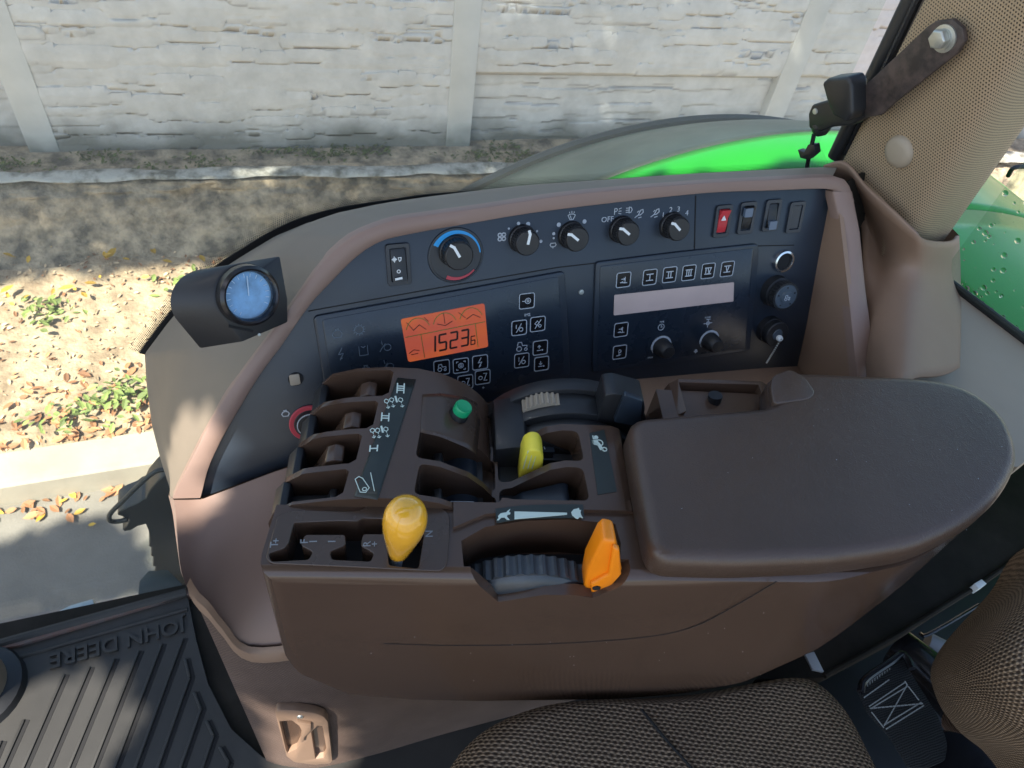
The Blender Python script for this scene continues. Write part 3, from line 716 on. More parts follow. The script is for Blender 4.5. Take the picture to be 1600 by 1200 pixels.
obj('gauge_lines', ribbons(PN, [[SC(0.02, .42), SC(.98, .42)], [SC(.2, .42), SC(.2, .97)], [SC(.86, .42), SC(.86, .97)]]
    + [[SC(cx+.15*math.cos(R(t)), .40-.36*math.sin(R(t))) for t in range(25, 156, 13)] for cx in (.18, .5, .82)], .0007, .0048), 'lcdg', scr)
obj('needles', ribbons(PN, [[SC(.06, .1), SC(.12, .28)], [SC(.27, .06), SC(.31, .16)], [SC(.5, .05), SC(.5, .28)], [SC(.68, .1), SC(.75, .24)], [SC(.41, .26), SC(.5, .33), SC(.59, .26)], [SC(.12, .3), SC(.2, .2), SC(.27, .33)], [SC(.76, .28), SC(.85, .2), SC(.93, .3)], [SC(.03, .8), SC(.09, .74), SC(.15, .78)], [SC(.05, .84), SC(.13, .84)]], .0007, .0048), 'lcdk', scr)
# icons
I = {}
I['engine'] = [[(-.7, -.1), (-.45, -.6), (.45, -.6), (.7, -.1), (.45, .35), (.1, .45), (.25, .7), (-.25, .7), (-.1, .45), (-.45, .35), (-.7, -.1)]]
I['gear'] = [circ(r=.6), *[[(.65*math.cos(t), .65*math.sin(t)), (.85*math.cos(t), .85*math.sin(t))] for t in [R(30*k) for k in range(12)]]]
I['bolt'] = [[(.2, .9), (-.35, -.05), (.3, .05), (-.2, -.9)], [(-.05, -.55), (-.2, -.9), (.12, -.62)]]
I['filter'] = [[(-.6, .7), (-.6, -.7), (.6, -.7), (.6, .7)], [(-.3, .7), (0, .5), (.3, .7)]]
I['lamp'] = [circ(.3, -.3, .5), [(-.5, .8), (-.4, .2)], [(-.8, -.8), (-.4, -.2), (0, .3)]]
I['sq'] = [rect(0, 0, .95, .95)]
I['I_O'] = [[(-.55, .6), (-.55, -.1)], [(-.5, -.8), (.4, .75)], circ(.35, -.35, .35, n=12)]
I['target'] = [circ(.2, 0, .5), circ(.2, 0, .2, n=8), [(-.8, 0), (-.45, 0)]]
I['field'] = [[(-.55, .1), (-.1, .6), (.25, .2), (-.2, -.2), (-.55, .1)], [(-.5, -.8), (.6, .75)], circ(.4, -.4, .25, n=10)]
I['updot'] = [[(-.2, .5), (-.2, -.1)], [(-.45, .2), (-.2, .5), (.05, .2)], [(-.6, -.5), (.1, -.5)], circ(.4, -.5, .1, n=6)]
I['dndot'] = [[(-.2, .5), (-.2, -.2)], [(-.45, .1), (-.2, -.2), (.05, .1)], [(-.6, -.5), (.1, -.5)], circ(.4, -.5, .1, n=6)]
I['tractor'] = [circ(-.35, -.35, .35, n=10), circ(.6, -.5, .2, n=8), [(-.6, .1), (-.5, .6), (0, .6), (.1, .1), (.75, .05), (.75, -.2)]]
I['pto'] = [circ(0, 0, .45), circ(0, 0, .2, n=8), [(-.8, .6), (-.8, .8), (-.5, .8)], [(.8, .6), (.8, .8), (.5, .8)], [(-.8, -.6), (-.8, -.8), (-.5, -.8)], [(.8, -.6), (.8, -.8), (.5, -.8)]]
I['hour'] = [[(.15, .7), (.75, .7), (.3, -.7), (.8, -.7), (.2, -.7), (.75, .7)], circ(-.4, -.1, .35, n=10)]
I['implement'] = [[(-.6, -.5), (-.1, -.35), (.0, -.55), (-.6, -.5)], [(.3, .5), (.3, -.6)], [(-.4, .15), (.25, .15)], [(.05, .35), (.25, .15), (.05, -.05)], [(.1, -.6), (.7, -.6)]]
I['lock'] = [circ(0, .2, .28, n=10), [(-.1, -.05), (-.1, -.5), (.25, -.5)], [(-.6, -.7), (.1, -.7)]]
I['fan'] = [circ(-.4, .4, .35, n=8), circ(.4, .4, .35, n=8), circ(-.4, -.4, .35, n=8), circ(.4, -.4, .35, n=8)]
I['wiper'] = [[(-.8, .5), (-.4, .75), (.4, .75), (.8, .5), (.35, -.4), (-.35, -.4), (-.8, .5)], [(0, -.4), (-.3, .4)], [(-.5, 1), (-.5, 1.2)], [(0, 1), (0, 1.3)], [(.5, 1), (.5, 1.2)]]
I['washer'] = [[(-.7, .2), (-.5, .6), (.5, .6), (.7, .2), (.4, -.2), (-.4, -.2), (-.7, .2)], [(0, -.5), (0, -.1)]]
I['head'] = [[(0, .7), (.5, .6), (.8, 0), (.5, -.6), (0, -.7), (0, .7)], [(-.8, .5), (-.2, .5)], [(-.8, 0), (-.2, 0)], [(-.8, -.5), (-.2, -.5)]]
I['park'] = [[(-.8, -.7), (-.8, .7), (-.3, .7), (-.1, .35), (-.3, 0), (-.8, 0)], [(.3, .5), (.9, .7)], [(.3, 0), (.9, 0)], [(.3, -.5), (.9, -.7)]]
I['work'] = [[(-.8, -.7), (-.2, -.3), (.2, .5), (.6, .6), (.7, .1), (.2, -.3), (-.2, -.3)], [(-.4, .2), (-.1, .4)], [(-.1, -.8), (.4, -.7)]]
I['clock'] = [circ(r=.8), [(0, .5), (0, 0), (.35, 0)]]
I['flow'] = [[(-.9, 0), (.9, 0)], [(0, -.8), (0, .8)], circ(0, 0, .35, n=8), [(-.4, .8), (.4, .8)]]
I['tri'] = [[(-.7, -.6), (.7, -.6), (0, .65), (-.7, -.6)], [(-.3, -.35), (.3, -.35), (0, .2), (-.3, -.35)]]
I['snow'] = [circ(-.5, 0, .35, n=8), [(-.5, .6), (-.5, -.6)], [(-1, 0), (0, 0)], [(.3, .3), (.9, .3), (.8, -.3), (.5, -.5), (.3, .3)]]
def ic(name, px, py, s, m='grey', parent=None, w=WC, wd=.0007, fr=PN, nm='symbol', ang=0):
    return obj(nm, ribbons(fr, icon(fr, px, py, s, I[name], w, ang), wd, w), m, parent, smooth=0)
for n, x, y in [('engine', 527, 521), ('gear', 561, 515), ('bolt', 533, 553), ('filter', 568, 548), ('lamp', 602, 540), ('engine', 572, 578), ('lamp', 606, 570)]: ic(n, x, y, .0075, 'dim', clu)
def button(px, py, icn, sz=.0088, m='grey', parent=clu, w=WC, name='key_button'):
    u, v = PN.uv(px, py, w)
    b_ = obj(name, prism(PN, rrect(u, v, sz*2-.002, sz*2-.002, .002), w-.0008, w+.0003), 'gloss', parent)
    uv = rrect(u, v, sz*2, sz*2, .0026); uv.append(uv[0])
    obj('border', ribbons(PN, [uv], .0008, w+.0003), m, b_, smooth=0)
    obj('symbol', ribbons(PN, icon(PN, px, py, sz*.72, I[icn], w), .00075, w+.0003), m, b_, smooth=0)
for x, y, i in [(823, 470, 'target'), (811, 512, 'I_O'), (840, 506, 'field'), (815, 563, 'I_O'), (844, 543, 'updot'), (846, 568, 'dndot'), (690, 574, 'tractor'), (720, 571, 'pto'), (750, 566, 'bolt'), (727, 597, 'hour'), (754, 589, 'hour')]: button(x, y, i)
u, v = PN.uv(824, 492, WC); text('lettering', 'IMS', PN, u, v, .0048, 'grey', clu, WC)
ic('tractor', 815, 541, .0085, 'grey', clu)
u, v = PN.uv(755, 606, WC); text('lettering', '+', PN, u, v, .006, 'grey', clu, WC)
# implement control unit
unit = obj('control_unit', pxprism(PN, [(931, 410), (1060, 394), (1185, 381), (1186, 400), (1172, 549), (1060, 566), (926, 583), (928, 500)], -.001, .0035, .005), 'navy', fas, bevel=.0015)
obj('fascia_film', pxprism(PN, [(938, 416), (1178, 388), (1165, 544), (933, 576)], .0034, .0042, .003), 'navy2', unit, bevel=.0003)
for x, y, i in [(974, 437, 'implement'), (970, 515, 'implement'), (968, 550, 'lock')]: button(x, y, i, .0088, parent=unit)
for x, y, s in [(1015, 433, 'I'), (1046, 429, 'II'), (1076, 426, 'III'), (1106, 423, 'IV'), (1136, 420, 'V')]:
    u, v = PN.uv(x, y, WC)
    b_ = obj('key_button', prism(PN, rrect(u, v, .0155, .0165, .002), WC-.0008, WC+.0003), 'gloss', unit)
    uv = rrect(u, v, .0175, .0185, .0026); uv.append(uv[0]); obj('border', ribbons(PN, [uv], .0008, WC+.0003), 'grey', b_, smooth=0)
    # roman numeral with serifs
    def S_(x_, a=.0038): return [(x_, -a), (x_, a)]
    off = {'I': [0], 'II': [-.0016, .0016], 'III': [-.0028, 0, .0028], 'IV': [-.003], 'V': []}[s]
    ln = [S_(o_) for o_ in off]
    if 'V' in s: c_ = .0016 if s == 'IV' else 0; ln += [[(c_-.0022, .0038), (c_, -.0038), (c_+.0022, .0038)]]
    ln += [[(-.0042, .0038), (.0042, .0038)], [(-.0042, -.0038), (.0042, -.0038)]]
    obj('numeral', ribbons(PN, [[(u+a, v+b) for a, b in l] for l in ln], .0011, WC+.0003), 'grey', b_, smooth=0)
obj('display', pxprism(PN, [(960, 461), (1147, 441), (1146, 471), (959, 493)], .004, .0047, .0015), 'pinklcd', unit)
for x, y in [(1033, 541), (1108, 532)]:
    u, v = PN.uv(x, y, WC); c = PN.P(u, v, WC)
    k_ = obj('dial_knob', lathe(c+PN.n*.0005, PN.n, [(0, 0), (.0115, 0), (.0108, .009), (.0085, .0175), (.0075, .0185), (0, .019)], 28), 'black', unit)
    obj('scale_arc', ribbons(PN, [[(u+.0128*math.cos(R(t)), v+.0128*math.sin(R(t))) for t in range(-15, 190, 12)]], .0024, WC), 'grey', k_, smooth=0)
    obj('scale_line', ribbons(PN, [[(u+.0128*math.cos(R(t)), v+.0128*math.sin(R(t))) for t in range(185, 225, 10)]], .0006, WC), 'grey', k_, smooth=0)
ic('clock', 1033, 511, .005, 'grey', unit); ic('flow', 1106, 505, .0065, 'grey', unit)
u, v = PN.uv(1034, 503, WC); text('lettering', 'TIME', PN, u, v, .003, 'grey', unit, WC)
u, v = PN.uv(1106, 496, WC); text('lettering', 'FLOW', PN, u, v, .003, 'grey', unit, WC)
u, v = PN.uv(1016, 559, WC); text('lettering', 'STOP', PN, u, v, .003, 'grey', unit, WC)
ic('flow', 1087, 549, .0025, 'grey', unit, wd=.0012)
# strip between cluster and unit: little screw
obj('screw', lathe(PN.P(*PN.uv(908, 456), 0), PN.n, [(0, 0), (.0032, 0), (.003, .0014), (0, .0018)], 16), 'steel', fas)
# rotary knobs
def rotary(px, py, r=.0165, ang=125, coll=None):
    wtop = .019; u, v = PN.uv(px, py, wtop); c = PN.P(u, v, 0)
    k_ = obj('rotary_knob', join(gear(c, PN.n, r, .004, wtop-.003, 30, .0007), lathe(c, PN.n, [(0, .0003), (r*1.10, .0003), (r*1.06, .004), (r*.97, .005), (r*.95, wtop-.0034), (r*.93, wtop-.001), (r*.86, wtop), (0, wtop)], 40)), 'black', fas, smooth=40)
    a = R(ang); obj('pointer', ribbons(PN, [[(u+r*.02*math.cos(a), v+r*.02*math.sin(a)), (u+r*.72*math.cos(a), v+r*.72*math.sin(a)), (u+r*.95*math.cos(a+.13), v+r*.95*math.sin(a+.13))]], .0028, wtop, .0006), 'white', k_, smooth=0)
    return k_, u, v
k0, u, v = rotary(718, 401, .0158, 118)
ku, kv = PN.uv(712, 399, 0)
obj('round_bezel', lathe(PN.P(ku, kv, 0), PN.n, [(.0, .0), (.0300, .0), (.0292, .0012), (.0275, .0013), (.0272, .0004), (0, .0004)], 48), 'navy', fas)
def arcpoly(r0, r1, a0, a1, n=22): return [(ku+r1*math.cos(R(a0+(a1-a0)*k/n)), kv+r1*math.sin(R(a0+(a1-a0)*k/n))) for k in range(n+1)] + [(ku+r0*math.cos(R(a1+(a0-a1)*k/n)), kv+r0*math.sin(R(a1+(a0-a1)*k/n))) for k in range(n+1)]
def taper(a0, a1, w0, w1, r1=.0268, n=24):
    o_ = [(ku+r1*math.cos(R(a0+(a1-a0)*k/n)), kv+r1*math.sin(R(a0+(a1-a0)*k/n))) for k in range(n+1)]
    i_ = [(ku+(r1-w0-(w1-w0)*k/n)*math.cos(R(a0+(a1-a0)*k/n)), kv+(r1-w0-(w1-w0)*k/n)*math.sin(R(a0+(a1-a0)*k/n))) for k in range(n+1)]
    return o_+i_[::-1]
obj('cold_mark', prism(PN, taper(150, 2, .0055, .0012), .0004, .0009), 'blueprint', k0, smooth=0)
obj('warm_mark', prism(PN, taper(245, 318, .0040, .0015), .0004, .0009), 'redring', k0, smooth=0)
for x, y, a in [(825, 381, 78), (903, 375, 140), (983, 366, 140), (1062, 359, 135)]: rotary(x, y, .0140, a)
ic('fan', 784, 370, .0055, 'grey', fas, 0, .0012)
dots_ = [(795, 357), (810, 349), (825, 350), (839, 361), (845, 377), (873, 351), (865, 372), (865, 365), (913, 346), (917, 366), (1046, 339)]
mm = []
for q, (x, y) in enumerate(dots_): u, v = PN.uv(x, y); mm.append(lathe(PN.P(u, v, 0), PN.n, [(0, 0), (.0012+.0006*(q % 3), 0), (.0012+.0006*(q % 3), .0004), (0, .0004)], 10))
obj('scale_dots', join(*mm), 'grey', fas, smooth=0)
ic('wiper', 893, 340, .0052, 'grey', fas, 0, .0008); ic('washer', 864, 384, .005, 'grey', fas, 0, .0008)
ic('park', 965, 330, .0046, 'grey', fas, 0, .0008); ic('head', 983, 328, .0046, 'grey', fas, 0, .0008); ic('work', 999, 333, .0065, 'grey', fas, 0, .0009); ic('work', 1024, 332, .0065, 'grey', fas, 0, .0009)
for s, x, y in [('OFF', 949, 343), ('1', 1036, 336), ('2', 1048, 328), ('3', 1060, 327), ('4', 1073, 333)]:
    u, v = PN.uv(x, y, 0); text('lettering', s, PN, u, v, .0085, 'grey', fas, 0.0002)
# rocker switches
def rocker(px, py, w_, h_, m, tiltdir, icn=None, lab=None, blank=False):
    u, v = PN.uv(px, py, .003)
    f_ = obj('rocker_switch', boolean(prism(PN, rrect(u, v, w_+.008, h_+.009, .0035), -.002, .003), [('DIFFERENCE', prism(PN, rrect(u, v, w_, h_, .0015), -.0012, .02))]), 'navy', fas, bevel=.0005, seg=1, label=lab)
    if blank: obj('blank_cover', prism(PN, rrect(u, v, w_-.001, h_-.001, .001), -.001, .0016), 'navy', f_, bevel=.0005, seg=1); return
    hw, hh = w_/2-.0006, h_/2-.0008
    hi, lo = (.0075, .0012) if tiltdir > 0 else (.0012, .0075)
    prof = [(v-hh, -.001), (v-hh, lo), (v-hh*.2, .0032), (v+hh*.2, .0030), (v+hh, hi), (v+hh, -.001)]
    fx = Fr(PN.P(0, 0, 0), PN.y, PN.n)                # its normal is +X
    obj('rocker', prism(fx, prof, u-hw, u+hw), m, f_, bevel=.0007)
    return f_
rk = rocker(1130, 346, .0135, .029, 'red', 1, lab='red hazard rocker switch')
u, v = PN.uv(1130, 341, .004); obj('symbol', ribbons(PN, icon(PN, 1131, 341, .0038, I['tri'], .0062), .0007, .0062), 'white', rk, smooth=0)
rk = rocker(1168, 341, .0135, .029, 'black', 1); u, v = PN.uv(1168, 333, .005); obj('lens', prism(PN, rrect(u, v+.001, .0105, .010, .001), .004, .0080), 'lens', rk)
rk = rocker(1207, 337, .0135, .029, 'black', -1); u, v = PN.uv(1206, 350, .005); obj('lens', prism(PN, rrect(u, v-.001, .0105, .010, .001), .004, .0080), 'lens', rk)
rocker(1244, 340, .0135, .029, 'navy', 1, blank=True)
rk = rocker(623, 414, .0165, .035, 'black', -1, lab='black air conditioning rocker switch')
obj('symbol', ribbons(PN, icon(PN, 620, 405, .005, I['snow'], .0035), .0007, .0035), 'white', rk, smooth=0)
obj('symbol', ribbons(PN, icon(PN, 623, 424, .0016, [circ()], .0045), .0007, .0045), 'white', rk, smooth=0)
obj('lamp_slot', ribbons(PN, [[PN.uv(619, 437, .009), PN.uv(628, 435, .009)]], .0022, .0078), 'white', rk, smooth=0)
# sockets down the right edge
c = PN.P(*PN.uv(1226, 409, .004), 0)
sk = obj('lighter_socket', lathe(c, PN.n, [(.0105, -.0195), (.0105, .0035), (.0112, .005), (.0135, .0045), (.0142, .001), (.0142, 0)], 36), 'chrome', fas)
obj('socket_bore', lathe(c, PN.n, [(0, .0012), (.0104, .0012), (.0104, .0032), (.0095, .0034), (.009, .0018), (0, .0018)], 28), 'dark', sk)
for x, y, r, h, teeth, nm in [(1228, 464, .0185, .024, 28, 'implement_socket'), (1215, 523, .0165, .020, 0, 'round_socket')]:
    c = PN.P(*PN.uv(x, y, h), 0)
    s_ = obj(nm, join(lathe(c, PN.n, [(0, 0), (r*1.08, 0), (r*1.05, h*.45), (r*.86, h*.5), (r*.86, h*.8), (0, h*.8)], 36), gear(c, PN.n, r, h*.62, h, teeth, .0009) if teeth else lathe(c, PN.n, [(0, h*.55), (r, h*.55), (r, h-.001), (r-.001, h), (0, h)], 36)), 'black', fas, smooth=35)
    obj('cap_face', lathe(c+PN.n*h, PN.n, [(0, .0), (r*.84, .0), (r*.8, .0008), (r*.45, .0008), (r*.42, .0022), (r*.3, .0026), (0, .0022)] if teeth else [(0, 0), (r*.45, 0), (r*.4, .001), (0, .001)], 30), 'capgrey', s_)
    for k in range(5):
        t = R(72*k+20); cc = c+PN.n*(h+.0008)+(PN.x*math.cos(t)+PN.y*math.sin(t))*r*(.66)
        if teeth: obj('rivet', lathe(cc, PN.n, [(0, 0), (.0011, 0), (.0009, .0006), (0, .0008)], 8), 'dark', s_)
    if teeth: obj('emblem', ribbons(PN.up(0), icon(PN, x, y, .005, I['tractor'], h), .0007, h+.0026), 'grey', s_, smooth=0)
cc = PN.W(1220, 530, .026)
ch = obj('chain_fob', lathe(cc-PN.n*.005, PN.n, [(0, 0), (.0035, 0), (.0042, .002), (.0035, .005), (0, .006)], 14), 'white', fas)
e_ = PN.W(1197, 568, .018); n_ = 16
obj('bead_chain', join(*[lathe(cc.lerp(e_, k/n_)-V((0, 0, .012))*math.sin(math.pi*k/n_)*.5-PN.n*.0013, PN.n, [(0, 0), (.0011, .0004), (.0013, .0013), (.0011, .0022), (0, .0026)], 8) for k in range(n_)]), 'steel', ch, smooth=60)
# left end: square plug, glow plug gauge with red ring
u, v = PN.uv(462, 592, 0)
hp = obj('blanking_hole', lathe(PN.P(u, v, 0), PN.n, [(0, .0002), (.0078, .0002), (.0078, .0008), (0, .0008)], 24), 'dark', fas)
obj('square_plug', prism(PN, rrect(u-.001, v, .0105, .0125, .002), .0006, .0022), 'beige', hp, bevel=.0004)
ic('engine', 446, 646, .0055, 'grey', fas, .0003, .001)
c = PN.P(*PN.uv(484, 660, 0), 0); rg = obj('ignition_switch', lathe(c, PN.n, [(0, 0), (.020, 0), (.020, .002), (.016, .003), (.015, .006), (.004, .007), (0, .007)], 36), 'black', fas)
obj('red_ring', lathe(c, PN.n, [(.0190, .0021), (.0216, .0006), (.0218, .0018), (.0207, .0030), (.0192, .0028)], 40), 'redring', rg)
obj('engraving', ribbons(PN, [circ(PN.uv(484, 660)[0], PN.uv(484, 660)[1], .0135, 60, 230, 14)], .001, .0062), 'grey', rg, smooth=0)

# ------ side shell below the fascia, the pale border and the carpeted kick panel
PXR = Fr
foot = [(-.212, .690), (-.205, .60), (-.190, .52), (-.160, .44), (-.118, .385), (-.05, .352), (.04, .345), (.16, .345), (.34, .34), (.60, .33)]
foot3 = smoothline([V((x, y, CH+FL)) for x, y in foot], 60)
def on_foot(px, py, lean=.0):
    """where a pixel ray meets the upright sheet that stands on the kick panel's foot line"""
    d = ray(px, py); best = None
    for a, b in zip(foot3, foot3[1:]):
        t_ = (b-a); n = V((t_.y, -t_.x, 0)).normalized(); n = (n+Z*lean).normalized()
        s = (a-CP).dot(n)/d.dot(n); p = CP+d*s; k = (p-a).dot(t_)/t_.dot(t_)
        if -.02 <= k <= 1.02 and s > 0:
            if best is None or abs(k-.5) < best[0]: best = (abs(k-.5), p)
    return best[1] if best else None
seam_px = [(300, 925), (312, 945), (330, 962), (352, 990), (396, 1029), (442, 1046), (483, 1050), (560, 1055), (700, 1060), (900, 1060), (1100, 1060)]
seam = [q for q in (on_foot(x, y) for x, y in seam_px) if q is not None]
seam = [q for q in seam if q.x < -.06]; zz_ = seam[-1].z; seam += [V((x, .352, zz_)) for x in (.0, .15, .3, .45, .62)]
seam = resample(smoothline(seam, 60), 60)
inner_px = [(290, 800), (303, 850), (318, 900), (340, 945), (372, 985), (417, 1015), (470, 1036), (540, 1044), (700, 1048), (900, 1048), (1100, 1048)]
edge_low = resample([PN.W(272, 781, PW), PN.W(313, 781, PW), PN.W(440, 733, PW), PN.W(600, 690, 0), PN.W(785, 622, 0), PN.W(930, 600, 0), PN.W(1246, 574, 0)], 60)
ups = [s_+V((0, 0, .012)) for s_ in seam]
rows = [seam, [p.lerp(q, .12)+V((0, -.008, .0)) for p, q in zip(ups, edge_low)]]
# kick panel: foot -> seam
foot60 = resample(foot3, 60)
def nearest_xy(p):
    return min(foot3, key=lambda f: (f.x-p.x)**2+(f.y-p.y)**2)
kb = resample([nearest_xy(p) for p in (seam[0], *seam[1:])], 60)
obj('carpet_panel', loft([[V((p.x, p.y, CH+FL)) for p in kb], [V((p.x, p.y, CH+FL)).lerp(s_, .5) for p, s_ in zip(kb, seam)], [s_+V((0, 0, .004)) for s_ in seam]]), 'carpet', con, smooth=70)
sn = [((seam[min(i+1, 59)]-seam[max(i-1, 0)]).cross(Z)).normalized() for i in range(60)]
sn = [q if q.dot(CP-p) > 0 else -q for q, p in zip(sn, seam)]
obj('border_moulding', loft([[p-Z*.004-n_*.004 for p, n_ in zip(seam, sn)], [p-Z*.004+n_*.003 for p, n_ in zip(seam, sn)], [p+n_*.004 for p, n_ in zip(seam, sn)], [p+Z*.018+n_*.002 for p, n_ in zip(seam, sn)], [p+Z*.022-n_*.004 for p, n_ in zip(seam, sn)]]), 'tan', con, smooth=50)
L0 = resample([aty(292, 905, .60)]+[seam[0]+V((0, 0, .03))], 2)
# the moulding rises from the seam to the fascia's lower edge
rows = []
for t in np.linspace(0, 1, 14):
    rows.append([a.lerp(b, t)+V((-.3, -.6, 0))*.30*t*(1-t)**2*(.35+.65*min(1, i/20)) for i, (a, b) in enumerate(zip(seam, edge_low))])
obj('lower_shell', loft(rows), 'mauve', con, smooth=70)
# the narrow front face between silhouette and lower shell
fa = resample([silc[0]+V((-.002, .02, -.10))]+silc[:4], 20); fb = resample([seam[0]]+[r_[0] for r_ in rows[1:]], 20)
obj('front_face', loft([[p+V((.05, .10, -.0)) for p in fa], fa, [a.lerp(b, .5)+V((-.004, 0, 0)) for a, b in zip(fa, fb)], fb]), 'mauve', con, smooth=70)
# carpet continues forward and down to the sill
ff = [V((-.212, .69, CH+FL)), aty(300, 990, .60), aty(297, 950, .63), fa[0]]
# ledge between fascia and armrest
led = [PN.W(786, 618, .0), PN.W(930, 598, 0), PN.W(1190, 575, 0), PN.W(1250, 572, 0)]
obj('ledge', loft([resample(led, 12), [p+V((0, -.03, -.012)) for p in resample(led, 12)], [p+V((0, -.16, -.03)) for p in resample(led, 12)], [p+V((0, -.22, -.12)) for p in resample(led, 12)]]), 'tan', con, solid=.004)
obj('ledge_tray', pxprism(Fr(atz(1190, 580, -.70), (1, 0, 0), (0, 1, 0)), [(1172, 575), (1245, 560), (1262, 600), (1180, 608)], -.005, .010, .006), 'plate', con, bevel=.002)
# right end: inner wall, upright strip leg
XW = .657
iw = [PN.W(1300, 296, 0), PN.W(1246, 574, 0), atx(1339, 590, XW+.002), PN.W(1308, 304, .01)]
iw2 = [PN.W(1304, 296, -.0)-PN.n*.03, PN.W(1248, 576, 0)-PN.n*.03, PN.W(1248, 640, 0)-PN.n*.03, atx(1345, 640, XW), atx(1339, 584, XW), atx(1328, 480, XW), PN.W(1308, 304, .012)]
nq = len(iw2); obj('inner_wall', (iw2+[p+V((.006, .0, 0)) for p in iw2], [tuple(range(nq)), tuple(range(nq, 2*nq))[::-1]]+[(i, (i+1) % nq, (i+1) % nq+nq, i+nq) for i in range(nq)]), 'tan', con, smooth=0)
la = [PN.W(1300, 299, .011), atx(1315, 368, XW), atx(1325, 452, XW), atx(1339, 584, XW), atx(1346, 660, XW)]
lb = [PN.W(1331, 299, .011), atx(1343, 361, XW+.022), atx(1352, 452, XW+.028), atx(1370, 584, XW+.030), atx(1378, 660, XW+.030)]
la = resample(la, 24); lb = resample(lb, 24); nn = V((-.3, -.8, .4)).normalized()
obj('frame_leg', loft([[p+V((0, .012, -.006)) for p in la], la, [a.lerp(b, .1)+nn*.002 for a, b in zip(la, lb)], [a.lerp(b, .9)+nn*.002 for a, b in zip(la, lb)], lb, [p+V((.004, .03, -.006)) for p in lb]]), 'mauve', con, smooth=50)

# ============================================================ ROUND POD GAUGE
gc = aty(387, 461, .555)
gax = (CP+V((.16, -.1, .0))-gc).normalized(); gax = (gax+V((.15, 0, -.12))).normalized()
pod = thing('gauge_pod', gc-Z*.06, 'round black pod gauge with sky reflection painted on its dial, clamped on the dash edge', 'gauge')
gx = V((0, 0, 1)).cross(gax).normalized(); gy = gax.cross(gx); GFm = Fr(gc, gx, gy)
rb = .0285
def uhull(w_, k=1.0):
    c_ = [(rb*k*1.06*math.cos(R(t)), rb*k*1.06*math.sin(R(t))) for t in range(-20, 221, 12)]
    return c_
hullp = [(rb*1.08*math.cos(R(t)), rb*1.08*math.sin(R(t))) for t in range(20, 226, 10)] + [(-.012, -.043), (.030, -.047), (.047, -.018), (.050, .020)]
f0 = [GFm.P(u, v, -.004) for u, v in [(rb*1.1*math.cos(R(t)), rb*1.1*math.sin(R(t))) for t in range(0, 360, 10)]]
dirb = V((-.92, .18, -.22)).normalized()
hp_ = []
for u, v in [(rb*1.04*math.cos(R(t)), rb*1.04*math.sin(R(t))) for t in range(35, 206, 9)]: hp_.append((u, v))
hp_ += [(-.020, -.040), (.028, -.041), (.036, -.020), (.044, .022)]
front = [GFm.P(u, v, -.003) for u, v in hp_]; back = [p+dirb*.041-gax*.0 for p in front]
nh = len(front)
obj('housing', (front+back, [tuple(range(nh)), tuple(range(nh, 2*nh))[::-1]]+[(i, (i+1) % nh, (i+1) % nh+nh, i+nh) for i in range(nh)]), 'black', pod, bevel=.0015, smooth=30)
bz = obj('bezel', lathe(gc, gax, [(.0218, -.002), (.0218, .004), (.0234, .009), (.0252, .010), (.0280, .007), (.0286, 0), (.0286, -.006)], 48), 'gloss', pod)
dl = obj('dial', lathe(gc, gax, [(0, .0005), (.0218, .0005), (.0218, .001), (0, .001)], 40), 'dial', pod)
obj('dial_marks', ribbons(GFm, [[(.017*math.cos(R(t)), .017*math.sin(R(t))), (.0200*math.cos(R(t)), .0200*math.sin(R(t)))] for t in range(-45, 226, 18)], .0006, .0011), 'white', dl, smooth=0)
obj('needle', ribbons(GFm, [[(0, 0), (.005, .017)]], .0009, .0024), 'white', dl, smooth=0)
obj('glass', lathe(gc, gax, [(0, .0042), (.0217, .0042), (.0217, .0052), (0, .0058)], 40), 'dialglass', pod)
obj('clamp_slot', ribbons(GFm, [[(-.026, -.021), (-.008, -.034)]], .0022, -.0026), 'dark', pod)
obj('rivet', lathe(GFm.P(-.003, -.040, -.003), gax, [(0, 0), (.0016, 0), (.0014, .001), (0, .0013)], 10), 'steel', pod)

# ============================================================ ARMREST CONSOLE
arm = thing('armrest_console', K.P(.25, .08, -.29), 'glossy brown armrest console with coloured levers and padded lid', 'armrest console')
plan = roundpoly([(0, -.005), (.39, -.005), (.50, -.001), (.572, .015), (.645, .052), (.70, .095), (.722, .14), (.712, .185), (.67, .212), (.50, .214), (0.02, .214)], .02)
side = [(.006, .02), (-.004, -.004), (-.016, -.10), (-.012, -.125), (.017, -.207), (.062, -.265), (.13, -.284), (.205, -.290), (.352, -.288), (.44, -.275), (.50, -.250), (.58, -.185), (.66, -.085), (.73, 0), (.74, .02)]
K0 = KT(0)
hump = [(.022, -.15), (.022, -.03), (.026, -.013), (.037, .001), (.062, .0105), (.090, .0145), (.120, .0145), (.144, .009), (.171, -.006), (.186, -.022), (.196, -.036), (.196, -.15)]
def kprism(prof, t0, t1, shear=False):
    n = len(prof); vs = []
    for t in (t0, t1):
        for s, w_ in prof:
            if shear and s < .07: s = s-(1-(s-.022)/.048)*.026*(.215-t)/.155
            vs.append(K.P(s, t, w_))
    return vs, [tuple(range(n))[::-1], tuple(range(n, 2*n))]+[(i, (i+1) % n, n+(i+1) % n, n+i) for i in range(n)]
plat = [(.197, -.15), (.197, -.038), (.215, -.033), (.232, -.016), (.248, -.001), (.262, .004), (.312, .004), (.321, .0), (.326, -.010), (.328, -.15)]
def hb(s0, s1, t0, t1, w0, w1): return box(K, s0, s1, t0, t1, w0, w1)
